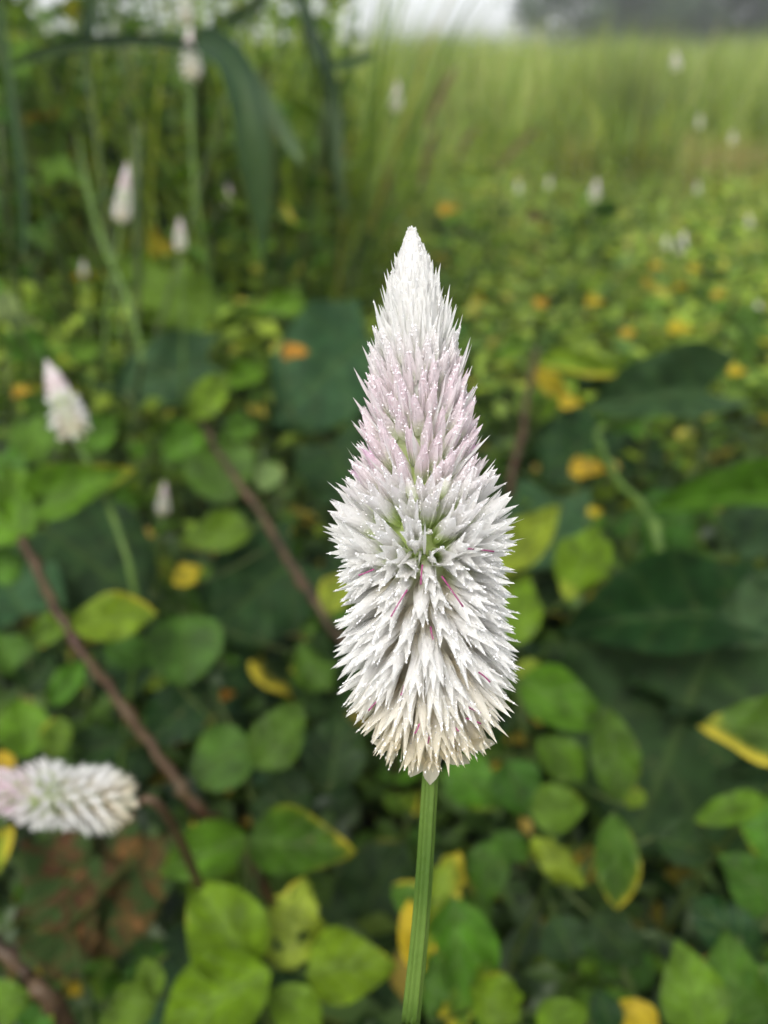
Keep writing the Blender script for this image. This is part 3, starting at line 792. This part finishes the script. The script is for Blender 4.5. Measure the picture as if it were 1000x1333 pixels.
near_plant('red_stemmed_herb', 'herb with long reddish-brown stem carrying a glossy yellow-green oval leaf', 'herb', [
    (92, 815, 202, 798, 64, 'el', 'B', 0.25, 0.08), (95, 800, 38, 835, 40, 'el', 'M', 0.1, 0.07), (40, 700, -30, 660, 90, 'ov', 'B', 0.10, 0.10), (30, 690, 8, 600, 56, 'ov', 'M', 0.06, 0.10), (110, 860, 60, 920, 36, 'el', 'M', 0.1, 0.04), (30, 735, -20, 745, 56, 'ov', 'M', 0.2, 0.08)],
    stem=[(28, 700, 0.53), (62, 770, 0.51), (104, 842, 0.49), (160, 920, 0.46), (222, 1005, 0.43), (262, 1056, 0.41), (330, 1130, 0.34)], stem_mat=M_RED, rad=0.0029, foot=Vector((-0.02, 0.36, 0)))
near_plant('brown_stemmed_herb', 'herb on a brown woody stem running behind the sharp white spike', 'herb', [
    (262, 560, 208, 600, 56, 'ov', 'M', 0.12, 0.06), (275, 580, 305, 650, 92, 'ro', 'G', 0.05, 0.05), (330, 690, 228, 700, 56, 'ov', 'M', 0.08, 0.02), (250, 545, 300, 480, 48, 'ov', 'B', 0.15, 0.08), (290, 570, 332, 545, 40, 'el', 'M', 0.1, 0.05), (340, 640, 362, 600, 36, 'el', 'P', 0.1, 0.02), (425, 800, 452, 745, 46, 'el', 'L', 0.3, 0.02), (255,760,228,740,34,'el','Y',0.2,0)],
    stem=[(262, 540, 0.49), (285, 590, 0.47), (330, 655, 0.45), (385, 745, 0.43), (440, 825, 0.41), (500, 900, 0.36)], stem_mat=M_BROWN, rad=0.0031, foot=Vector((0.02, 0.56, 0)))
near_plant('withered_plant', 'withered plant with crumpled brown and green leaves under the lying spike', 'plant', [
    (190, 1090, 100, 1262, 120, 'dr', 'N', 0.1, -0.04), (120, 1110, 10, 1200, 110, 'dr', 'N', 0.1, -0.03), (150, 1105, 195, 1180, 80, 'dr', 'N', 0.1, -0.05), (90, 1190, 60, 1285, 90, 'dr', 'N', 0.1, -0.06)],
    stem=[(-20, 1212, 0.44), (40, 1275, 0.42), (95, 1345, 0.40)], stem_mat=M_BROWN, rad=0.0032)
near_plant('bushy_herb', 'bushy herb with bright upright leaves above the lying spike', 'herb', [
    (40, 985, 20, 905, 66, 'ov', 'B', 0.12, 0.02), (70, 990, 78, 930, 40, 'el', 'M', 0.2, 0.02), (60, 990, 120, 935, 50, 'ov', 'G', 0.05, 0.0), (20, 960, -30, 930, 60, 'ov', 'M'), (95, 985, 165, 960, 60, 'ov', 'D'), (20, 1000, -10, 985, 30, 'el', 'Y', 0.2, 0.0), (30, 900, 70, 850, 50, 'ov', 'D'), (20, 880, -10, 820, 60, 'ov', 'G')])
near_plant('yellow_leaf_herb', 'herb with yellow-green leaf below the lying spike', 'herb', [
    (-30, 1140, 18, 1075, 46, 'ov', 'L', 0.6, 0.0), (-20, 1320, 40, 1290, 70, 'ov', 'M', 0.1), (40, 1345, 60, 1300, 50, 'ov', 'G', 0.2)])
near_plant('pointed_leaf_herb', 'herb with one long pointed yellow-edged leaf beneath the leaning cockscomb', 'herb', [
    (28, 662, 176, 606, 70, 'la', 'M', 0.40, 0.11), (60, 600, 20, 540, 60, 'ov', 'M', 0.06, 0.08), (105, 585, 150, 540, 50, 'ov', 'M', 0.05, 0.06), (60, 560, 70, 500, 60, 'ov', 'G', 0.04, 0.04), (30, 620, -20, 590, 50, 'ov', 'M', 0.1, 0.09)])
near_plant('broad_leaf_vine', 'vine with rounded dark leaves below the long yellow-edged leaf', 'vine', [
    (60, 690, 190, 790, 160, 'he', 'D', 0.0, 0.0), (385, 730, 262, 820, 140, 'he', 'D', 0.0, -0.03), (30, 800, -10, 720, 120, 'he', 'T', 0.0, -0.02), (440, 860, 390, 930, 90, 'fo', 'D', 0.0, -0.02)])
near_plant('broad_leaf_vine', 'vine with wide blue-green leaf tucked behind the pink half of the spike', 'vine', [
    (480, 440, 352, 540, 150, 'he', 'T', 0.0, 0.03), (270, 470, 140, 505, 90, 'he', 'T', 0.03, 0.03), (170, 380, 300, 410, 80, 'he', 'M', 0.04, 0.06), (430, 580, 470, 660, 110, 'he', 'D', 0, -0.02)])
near_plant('broad_leaf_vine', 'vine with folded blue-green leaf and twining pale stems', 'vine', [
    (920, 510, 768, 520, 90, 'fo', 'T', 0.03, 0.06), (1015, 640, 850, 655, 56, 'fo', 'M', 0.05, 0.05), (1010, 650, 960, 720, 90, 'he', 'T', 0.0, 0.02), (720, 650, 690, 740, 110, 'he', 'T', 0, -0.02), (780, 560, 700, 620, 90, 'he', 'D', 0, -0.02)],
    stem=[(945, 455, 0.47), (930, 490, 0.48), (905, 512, 0.47), (840, 540, 0.45), (780, 560, 0.44), (800, 620, 0.43), (860, 745, 0.40)], stem_mat=M_STEM, rad=0.003)
near_plant('creeping_vine', 'tangled vine with small curling pale-edged leaf low beside the spike', 'vine', [
    (430, 900, 385, 830, 56, 'cu', 'G', 0.25, 0.0), (400, 905, 430, 850, 40, 'cu', 'D', 0.1, -0.01), (480, 760, 430, 700, 70, 'ov', 'D', 0, -0.02)])
near_plant('pale_leaf_herb', 'herb with large pale green leaf below the tall weeds', 'herb', [
    (-40, 385, 42, 415, 50, 'ov', 'P', 0.05, 0.10), (60, 440, 10, 470, 50, 'ov', 'M', 0.1, 0.05), (90, 470, 130, 440, 40, 'ov', 'M', 0.1, 0.05), (400, 395, 325, 400, 34, 'ov', 'B', 0.2, 0.08), (300,505,345,470,40,'ov','B',0.1,0.06)])
near_plant('red_stemmed_herb', 'slim herb with an upright reddish stem just behind the white spike', 'herb', [
    (700, 470, 830, 490, 30, 'la', 'L', 0.55, 0.05), (690, 480, 740, 520, 26, 'el', 'Y', 0.3, 0.02), (690, 440, 640, 470, 30, 'el', 'M', 0.3, 0.04)],
    stem=[(698, 455, 0.47), (688, 510, 0.45), (676, 580, 0.43), (664, 655, 0.40)], stem_mat=M_RED, rad=0.0033)
# single yellow and orange leaves standing out of the mat
for (x, y, w, c, z) in [(385, 460, 36, 'O', 0.48), (582, 273, 28, 'Y', 0.50), (775, 394, 26, 'Y', 0.48), (818, 434, 24, 'Y', 0.46), (845, 370, 20, 'Y', 0.46), (885, 430, 32, 'Y', 0.45), (742, 525, 30, 'Y', 0.44), (765, 612, 46, 'Y', 0.42), (775, 667, 22, 'Y', 0.42),
                        (247, 745, 34, 'Y', 0.40), (297, 905, 22, 'O', 0.38), (855, 348, 18, 'Y', 0.47), (935, 383, 18, 'Y', 0.46), (905, 350, 18, 'Y', 0.46), (705, 395, 22, 'O', 0.46), (28, 512, 26, 'O', 0.46), (920, 540, 20, 'Y', 0.44), (960, 485, 26, 'Y', 0.45), (700, 285, 30, 'N', 0.40), (750, 470, 40, 'Y', 0.44)]:
    p = at_height(x, y, z); d = depth_of(p)
    f = Vector((p.x + rnd.uniform(-0.02, 0.02), p.y + 0.03, 0)); f.z = ground_z(f.x, f.y) - 0.004
    root = empty('yellowing_seedling', f, 'thin seedling topped by a single %s leaf' % {'Y': 'golden yellow', 'O': 'burnt orange', 'N': 'dull brown'}[c], 'seedling', 'yellowing seedlings in the weeds')
    L = w * d / FPX
    a = rnd.uniform(-0.6, 0.6)
    b = p - Vector((math.cos(a), math.sin(a) * 0.6, 0.25)) * (L * 0.5)
    tube_obj('stem', bez(f, lerp(f, b, 0.6) + Vector((0.01, 0, 0)), b, 6), 0.0010, M_STEM2, root, 5)
    leaf_obj(root, 'ov', b, p + Vector((math.cos(a), math.sin(a) * 0.6, 0.25)) * (L * 0.5), L * 0.75, (CAM - p).normalized() * 0.5 + Vector((0, 0, 0.6)), c, 0.25)

# ---------------------------------------------------------------- tall strap-leaved grasses and plumes
def strip_obj(name, pts, widths, mat, parent, color, yellow=0.0, fold=0.3, face=None):
    org = parent.location
    V, UV, F = [], [], []
    n = len(pts)
    for i, p in enumerate(pts):
        t = (pts[min(i + 1, n - 1)] - pts[max(i - 1, 0)]).normalized()
        fc = face or (CAM - p)
        s = t.cross(fc)
        s.normalize(); nn = s.cross(t)
        for k in (-1, -0.5, 0, 0.5, 1):
            V.append(p + s * (k * widths[i] / 2) + nn * (abs(k) * fold * widths[i] / 2) - org); UV.append(((k + 1) / 2, i / (n - 1)))
    for i in range(n - 1):
        for k in range(4): F.append((i * 5 + k, i * 5 + k + 1, i * 5 + k + 6, i * 5 + k + 5))
    o = link(name, mesh(name, V, F, mat, True, UV), parent)
    o.color = (*color, 1 - yellow)
    return o
def strap_plant(label, strips, foot, group=None):
    f = Vector((foot.x, foot.y, ground_z(foot.x, foot.y) - 0.005))
    root = empty('strap_grass', f, label, 'grass', group)
    tops = []
    for pix, wpx, col in strips:
        pts = smooth_path([at_depth(x, y, d) for x, y, d in pix], 6)
        n = len(pts)
        dm = pix[len(pix) // 2][2]
        w = wpx * dm / FPX
        wd = [w * (0.45 + 0.55 * math.sin(math.pi * min(1, 0.15 + 0.6 * i / n))) * (1 if i < 0.7 * n else max(0.03, 1 - ((i / (n - 1) - 0.7) / 0.3) ** 1.8)) for i in range(n)]
        strip_obj('leaf', pts, wd, M_STRAP, root, col)
        tops.append(pts[0])
    c = sum(tops, Vector()) / len(tops)
    path = bez(f, lerp(f, c, 0.5) + Vector((0.02, 0, 0)), c + Vector((0, 0, 0.01)), 8)
    tube_obj('stem', path, 0.005, M_STEM2, root, 6)
    for t in tops:
        if (t - c).length > 0.01: tube_obj('leaf_sheath', bez(path[4], lerp(path[4], t, 0.6), t, 5), 0.003, M_STEM2, root, 5)
    return root
SG, SD = (0.030, 0.055, 0.026), (0.010, 0.024, 0.010)
strap_plant('tall grass with a broad grey-green strap leaf bent sharply downward', [
    ([(258, 50, 1.05), (290, 66, 1.0), (314, 105, 0.98), (326, 170, 0.98), (336, 240, 1.0), (342, 340, 1.04)], 44, (0.016, 0.036, 0.013)),
    ([(258, 45, 1.05), (300, 72, 1.05), (340, 122, 1.05), (372, 175, 1.05), (395, 215, 1.05)], 22, (0.05, 0.085, 0.042)),
    ([(250, 62, 1.05), (190, 52, 1.1), (110, 56, 1.1), (50, 70, 1.1), (10, 90, 1.1)], 15, SD)], at_height(250, 420, 0.2) * 1.0 + Vector((-0.05, 0.35, 0)))
strap_plant('tall grass with a narrow dark leaf kinked halfway down', [
    ([(385, -20, 1.2), (405, 40, 1.18), (425, 85, 1.18), (436, 140, 1.2), (440, 220, 1.2), (452, 290, 1.22)], 18, SD),
    ([(430, 85, 1.2), (460, 80, 1.2), (490, 70, 1.2)], 12, SG)], at_height(440, 400, 0.2) + Vector((0, 0.3, 0)))
strap_plant('tall grass with upright dark blades at the edge of the weeds', [
    ([(30, 330, 0.9), (28, 240, 0.9), (14, 130, 0.9), (2, 40, 0.9), (-6, -30, 0.9)], 13, (0.012, 0.032, 0.007)),
    ([(185, 470, 0.85), (165, 390, 0.85), (132, 310, 0.86), (112, 240, 0.86), (100, 170, 0.87)], 8, (0.07, 0.12, 0.028)),
    ([(110, 60, 1.1), (118, 20, 1.1), (125, -30, 1.1)], 20, SD),
    ([(340, -30, 1.3), (330, 10, 1.3), (270, 40, 1.3)], 20, SD)], Vector((-0.42, 0.95, 0)))
def plume(px0, py0, px1, py1, d, wpx, label, col=None):
    a, b = at_depth(px0, py0, d), at_depth(px1, py1, d)
    f = Vector((a.x + rnd.uniform(-0.05, 0.05), a.y + 0.05, 0)); f.z = ground_z(f.x, f.y) - 0.005
    root = empty('grass_plume', f, label, 'grass', 'reddish grass plumes')
    mid = (a + b) / 2 + Vector((-0.01, 0, 0.02))
    tube_obj('stem', bez(f, lerp(f, a, 0.7), a, 6), 0.0015, M_STEM2, root, 5)
    core = bez(a, mid, b, 8)
    V, F = [], []
    w = wpx * d / FPX
    r = random.Random(int(px0))
    for i in range(260):
        t = r.random()
        p = core[int(t * 8)] + (core[min(8, int(t * 8) + 1)] - core[int(t * 8)]) * (t * 8 % 1)
        dr = Vector((r.gauss(0, 1), r.gauss(0, 1), r.gauss(0.3, 0.8))).normalized() * w * 0.5 * math.sin(math.pi * (0.1 + 0.85 * t))
        s = dr.orthogonal().normalized() * w * 0.06
        o = len(V); V += [p - s - root.location, p + s - root.location, p + dr - root.location]; F.append((o, o + 1, o + 2))
    tag(link('seed_head', mesh('seed_head', V, F, M_PLUME, False), root), kind='stuff')
plume(556, 170, 596, 85, 2.0, 20, 'long reddish grass plume leaning above the white spike')
plume(548, 245, 572, 170, 1.9, 18, 'short upright reddish grass plume above the white spike')
plume(648, 225, 705, 165, 2.2, 16, 'reddish grass plume leaning towards the tall pale grass')
plume(595, 215, 622, 165, 2.2, 14, 'thin pale reddish plume between two darker plumes')
plume(512, 270, 503, 215, 1.9, 14, 'dull reddish plume beside the slim pale cockscomb')

# ---------------------------------------------------------------- the mat of herbs, plant by plant
def unit_stem(seed):
    r = random.Random(seed)
    c = [Vector((0, 0, 0)), Vector((r.uniform(-.08, .08), r.uniform(-.08, .08), 0.5)), Vector((r.uniform(-.12, .12), r.uniform(-.12, .12), 1.0))]
    pts = bez(*c, 6)
    V, F = tube(pts, [0.012 - 0.006 * i / 6 for i in range(7)], 5)
    return mesh('stem', V, F, M_STEM2), pts
STEMS = [unit_stem(i) for i in range(5)]
KINDS = [
    ('leafy_herb', 'leafy herb with ovate green leaves in the weedy mat', 'ov', 'herbs of the weedy mat', ['M', 'G', 'G', 'D'], 0.045, 0.62),
    ('oval_leaf_herb', 'herb with small oval bright leaves in the weedy mat', 'el', 'herbs of the weedy mat', ['B', 'M', 'M', 'G'], 0.034, 0.55),
    ('narrow_leaf_weed', 'slender weed with narrow pointed leaves in the weedy mat', 'la', 'herbs of the weedy mat', ['M', 'G', 'B'], 0.065, 0.26),
    ('heart_leaf_creeper', 'creeper with wide dark heart-shaped leaves in the weedy mat', 'he', 'creepers of the weedy mat', ['D', 'T', 'G', 'D'], 0.085, 0.95)]
def herb(kind, x, y, h, n_leaf, scale=1.0, dark=1.0, r=rnd, where=' in the weedy mat', pal=None):
    name, label, lk, group, cols, L0, asp = KINDS[kind]
    label = label.replace(' in the weedy mat', where)
    cols = pal or cols
    g = Vector((x, y, ground_z(x, y) - 0.003))
    root = empty(name, g, label, 'herb' if kind != 3 else 'creeper', group)
    me, pts = r.choice(STEMS)
    st = link('stem', me, root)
    st.scale = (h, h, h); rz = r.uniform(0, 6.28); st.rotation_euler = (0, 0, rz)
    M = Matrix.Rotation(rz, 3, 'Z')
    a = r.uniform(0, 6.28)
    for q in range(n_leaf):
        f = 0.35 + 0.65 * (q + 1) / n_leaf if kind != 3 else 0.5 + 0.5 * (q + 1) / n_leaf
        i = f * 6; i0 = min(5, int(i))
        p = M @ (pts[i0] + (pts[i0 + 1] - pts[i0]) * (i - i0)) * h
        a += math.pi if q % 2 else math.pi / 2 + r.uniform(-.4, .4)
        L = L0 * scale * r.uniform(0.7, 1.25) * (1.0 if f < 0.85 else 0.75)
        el = r.uniform(-0.25, 0.55) + (0.4 if f > 0.92 else 0)
        d = Vector((math.cos(a) * math.cos(el), math.sin(a) * math.cos(el), math.sin(el)))
        out = L * (0.22 if kind != 3 else 0.5)
        b = g + p + Vector((d.x, d.y, d.z * 0.4)) * out
        if kind == 3:
            tube_obj('petiole', [g + p, g + p + d * (out * 0.5) + Vector((0, 0, 0.006)), b], 0.0012, M_STEM2, root, 4)
        else: b = g + p + d * 0.002
        up = Vector((r.uniform(-.3, .3), r.uniform(-.3, .3) - 0.25, 1))
        c = CK[r.choice(cols)]
        yl = r.random() < 0.12
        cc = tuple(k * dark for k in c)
        if r.random() < 0.02: cc = CK['Y']
        leaf_obj(root, lk, b, b + d * L, L * asp * r.uniform(0.85, 1.15), up, cc, r.uniform(0.2, 0.5) if yl else r.uniform(0, 0.08), rr=r)
def in_view(x, y, z, m=60):
    v = Vector((x, y, z)) - CAM
    d = v.dot(FWD)
    if d < 0.05: return None
    px, py = PW / 2 + v.dot(RIGHT) / d * FPX, PH / 2 - v.dot(UP) / d * FPX
    return (px, py, d) if -m < px < PW + m and -m < py < PH + m else None
rh = random.Random(21)
cnt = 0
while cnt < 95:                                   # near under-layer
    y = rh.uniform(0.12, 0.95); x = rh.uniform(-0.62, 0.62)
    h = rh.uniform(0.18, 0.335)
    if not in_view(x, y, h, 50): continue
    herb(rh.choices((0, 1, 3), (5, 2, 3))[0], x, y, h, rh.randint(7, 10), 1.0, 0.8, rh, ' low down between the big vine leaves'); cnt += 1  # leaf colours dimmed here, deepening the shade in the gaps
cnt = 0
while cnt < 60:                                   # leafy tops in the gaps of the vine leaves
    y = rh.uniform(0.42, 1.0); x = rh.uniform(-0.55, 0.55)
    h = rh.uniform(0.33, 0.405)
    q = in_view(x, y, h, 30)
    if not q or (q[1] > 840 and rh.random() < 0.7): continue
    herb(rh.choices((0, 1), (3, 4))[0], x, y, h, rh.randint(7, 9), 0.9, 1.0, rh, ' pushing up between the dark vine leaves', ['M', 'B', 'M', 'G', 'L']); cnt += 1
cnt = 0
while cnt < 190:                                  # middle distance
    y = 0.85 + 2.2 * rh.random() ** 1.3; x = rh.uniform(-1.6, 1.6)
    h = rh.uniform(0.29, 0.46) if x > -0.15 * y else rh.uniform(0.32, 0.56)
    if not in_view(x, y, h, 30): continue
    herb(rh.choices((0, 1, 2, 3), (5, 4, 3, 1.6))[0], x, y, h, rh.randint(7, 10), 1.25, 1.0, rh, ' in the open weedy mat', ['L', 'B', 'B', 'M', 'M', 'G', 'M', 'D'] if rh.random() < 0.8 else None); cnt += 1
cnt = 0
while cnt < 95:                                   # taller weeds behind the left-hand flowers
    y = rh.uniform(1.3, 3.6); x = rh.uniform(-1.9, -0.05 * y)
    h = rh.uniform(0.5, 1.22)
    if not in_view(x, y, h, 30): continue
    herb(rh.choices((0, 2, 3), (4, 5, 1))[0], x, y, h, rh.randint(10, 14), 1.4, 1.0, rh, ' among the tall strap grasses', ['G', 'M', 'M', 'G', 'B']); cnt += 1

# ---------------------------------------------------------------- uncountable masses
def leaf_mass(name, label, n, place, size, mat, seed):
    r = random.Random(seed)
    V, F = [], []
    for _ in range(n):
        x, y, z = place(r)
        L = r.uniform(*size)
        a = r.uniform(0, 6.283); el = r.uniform(-0.4, 0.7)
        d = Vector((math.cos(a) * math.cos(el), math.sin(a) * math.cos(el), math.sin(el)))
        s = Vector((-math.sin(a), math.cos(a), r.uniform(-0.35, 0.35))) * (L * r.uniform(0.2, 0.34))
        up = Vector((0, 0, L * 0.08))
        p = Vector((x, y, z)); m = p + d * (L * 0.45)
        o = len(V)
        V += [p, m + s + up, p + d * L - up, m - s + up, m - up]
        F += [(o, o + 4, o + 1), (o + 1, o + 4, o + 2), (o, o + 3, o + 4), (o + 3, o + 2, o + 4)]
    return tag(link(name, mesh(name, V, F, mat, True)), label, 'undergrowth', kind='stuff')
def pl_near(r):
    y = 0.05 + 1.25 * r.random() ** 0.8
    x = r.uniform(-0.6, 0.6) * (y + 0.35)
    return x, y, ground_z(x, y) + r.uniform(0.02, 0.30) * (1 if y > 0.5 else 0.8)
def pl_far(r):
    y = 1.15 + 7.8 * r.random() ** 0.95
    x = r.uniform(-0.62, 0.62) * y
    return x, y, ground_z(x, y) + 0.04 + 0.34 * r.random() * (1.25 if x < -0.1 * y else 1.0)
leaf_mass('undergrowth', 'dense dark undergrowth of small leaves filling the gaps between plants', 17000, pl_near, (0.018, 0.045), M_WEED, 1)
leaf_mass('undergrowth', 'mass of small green leaves spreading out to the tall grass', 56000, pl_far, (0.025, 0.065), M_WEED2, 2)
def pl_left(r):
    y = 1.7 + 3.5 * r.random()
    x = -r.uniform(0.04, 0.62) * y
    return x, y, 0.2 + 0.95 * r.random() ** 1.2 * (0.75 + 0.25 * math.sin(x * 5 + y * 3))
leaf_mass('tall_undergrowth', 'tall leafy tangle filling the space behind the strap grasses', 15000, pl_left, (0.03, 0.085), M_WEED3, 9)
def blades(name, label, n, place, hgt, wid, mat, seed, lean=0.35):
    r = random.Random(seed)
    V, F = [], []
    for _ in range(n):
        x, y = place(r)
        z0 = ground_z(x, y)
        h = r.uniform(*hgt) * (0.86 + 0.14 * math.sin(x * 1.7 + 1.3 * math.sin(y * 0.9))); w = r.uniform(*wid)
        a = r.uniform(0, 6.283); ln = r.uniform(0.05, lean) * h
        s = Vector((math.cos(a + 1.57), math.sin(a + 1.57), 0)) * w
        o = len(V)
        for t, k in ((0, 0.8), (0.4, 1.0), (0.75, 0.6)):
            p = Vector((x + math.cos(a) * ln * t * t, y + math.sin(a) * ln * t * t, z0 + h * t * (1 - 0.12 * t)))
            V += [p - s * k, p + s * k]
        V.append(Vector((x + math.cos(a) * ln, y + math.sin(a) * ln, z0 + h * 0.9)))
        F += [(o, o + 1, o + 3, o + 2), (o + 2, o + 3, o + 5, o + 4), (o + 4, o + 5, o + 6)]
    return tag(link(name, mesh(name, V, F, mat, True)), label, 'grass', kind='stuff')
def pg_far(r):
    y = 5.8 + 16 * r.random() ** 1.2
    return r.uniform(-0.62, 0.62) * y, y
def pg_left(r):
    y = r.uniform(1.6, 5.5)
    return r.uniform(-0.62 * y, -0.03 * y), y
def pg_mid(r):
    y = r.uniform(2.2, 7.0)
    return r.uniform(-0.2 * y, 0.62 * y), y
blades('grass', 'tall yellow-green grass standing along the far side of the field', 50000, pg_far, (0.65, 1.28), (0.003, 0.008), M_GRASS, 3, 0.4)
blades('grass', 'tall green grass among the weeds behind the strap leaves', 4500, pg_left, (0.45, 1.38), (0.002, 0.0065), M_WEED2, 4, 0.6)
blades('grass', 'short green grass mixed into the low weeds', 9000, pg_mid, (0.25, 0.50), (0.002, 0.005), M_GRASS, 5, 0.5)

def pg_clump(r):
    cx, cy, sd = r.choice(CLUMPS)
    return cx + r.gauss(0, sd), cy + r.gauss(0, sd)
CLUMPS = [(1.15, 4.2, 0.16), (1.35, 4.6, 0.12), (0.35, 4.4, 0.16), (-0.1, 4.0, 0.2), (2.3, 5.2, 0.2), (-0.5, 3.4, 0.2), (0.7, 5.2, 0.2)]
blades('grass', 'dark green tussocks of grass standing in the low weeds before the tall grass', 1500, pg_clump, (0.40, 0.85), (0.003, 0.008), M_WEED2, 6, 0.75)
def pg_dry(r):
    y = r.uniform(4.1, 5.6)
    return r.uniform(0.22, 0.60) * y, y
M_DRYGRASS = island_material('dry_grass', (0.13, 0.12, 0.04), (0.26, 0.20, 0.07), (0.2, 0.22, 0.06))
blades('dry_grass', 'tan dry grass lying in a band before the tall grass', 5200, pg_dry, (0.30, 0.56), (0.002, 0.005), M_DRYGRASS, 8, 0.9)

# ---------------------------------------------------------------- trees beyond the grass
def tree(px, y, height, width, label, seed, low=0.02):
    r = random.Random(seed)
    x = (px - 500) / FPX * (y * math.cos(PITCH))
    g = Vector((x, y, ground_z(x, y) - 0.05))
    root = empty('broadleaf_tree', g, label, 'tree', 'trees beyond the grass')
    top = g + Vector((r.uniform(-.4, .4), r.uniform(-.4, .4), height * 0.75))
    tr = bez(g, lerp(g, top, 0.5) + Vector((0.3, 0, 0)), top, 8)
    V, F = tube([p - g for p in tr], [lerp(0.26, 0.05, i / 8) for i in range(9)], 8)
    link('trunk', mesh('trunk', V, F, M_BARK), root)
    cl = []
    for k in range(90):
        f = r.uniform(low, 1.0) ** 1.3
        a = r.uniform(0, 6.283); rr = width * 0.5 * math.sin(math.pi * (0.12 + 0.85 * f)) ** 0.6 * r.random() ** 0.45
        c = Vector((math.cos(a) * rr, math.sin(a) * rr, height * (0.12 + 0.88 * f)))
        cl.append(c)
        if k % 4 == 0:
            st = tr[min(7, 2 + int(f * 5))] - g
            V, F = tube(bez(st, lerp(st, c, 0.5) + Vector((0, 0, 0.25)), c, 5), [0.08, 0.07, 0.055, 0.04, 0.03, 0.02], 5)
            link('limb', mesh('limb', V, F, M_BARK), root)
    V, F = [], []
    for c in cl:
        R0 = r.uniform(0.5, 1.0) * width * 0.16
        for _ in range(260):
            d = Vector((r.gauss(0, 1), r.gauss(0, 1), r.gauss(0, 0.75)))
            d = d.normalized() * R0 * r.random() ** 0.4
            p = c + d
            L = r.uniform(0.10, 0.22)
            u = Vector((r.gauss(0, 1), r.gauss(0, 1), r.gauss(0, 0.5))).normalized() * L
            s = u.orthogonal().normalized() * L * 0.35
            o = len(V); V += [p - u * 0.5, p + s, p + u * 0.5, p - s]; F.append((o, o + 1, o + 2, o + 3))
    link('crown', mesh('crown', V, F, M_CROWN, False), root)
tree(800, 30, 6.5, 7.5, 'dark rounded tree standing beyond the tall grass beside open sky', 1)
tree(930, 33, 7.0, 8.0, 'tallest dark tree between two lower trees beyond the grass', 2)
tree(1060, 28, 6.0, 7.0, 'dark spreading tree at the end of the row beyond the grass', 3)

# ---------------------------------------------------------------- morning haze
def haze():
    m, n, l = new_mat('haze')
    pv = n.new('ShaderNodeVolumePrincipled')
    pv.inputs['Color'].default_value = (0.93, 0.96, 1.0, 1)
    pv.inputs['Density'].default_value = 0.004
    pv.inputs['Anisotropy'].default_value = 0.2
    o = n.new('ShaderNodeOutputMaterial'); l.new(pv.outputs[0], o.inputs['Volume'])
    x0, x1, y0, y1, z0, z1 = -155, 155, -155, 155, -1.5, 12.0
    V = [(x, y, z) for z in (z0, z1) for y in (y0, y1) for x in (x0, x1)]
    F = [(0, 2, 3, 1), (4, 5, 7, 6), (0, 1, 5, 4), (2, 6, 7, 3), (0, 4, 6, 2), (1, 3, 7, 5)]
    o = link('haze', mesh('haze', V, F, m, False))
    tag(o, 'thin pale morning haze lying over the whole field', 'haze', kind='stuff')
haze()
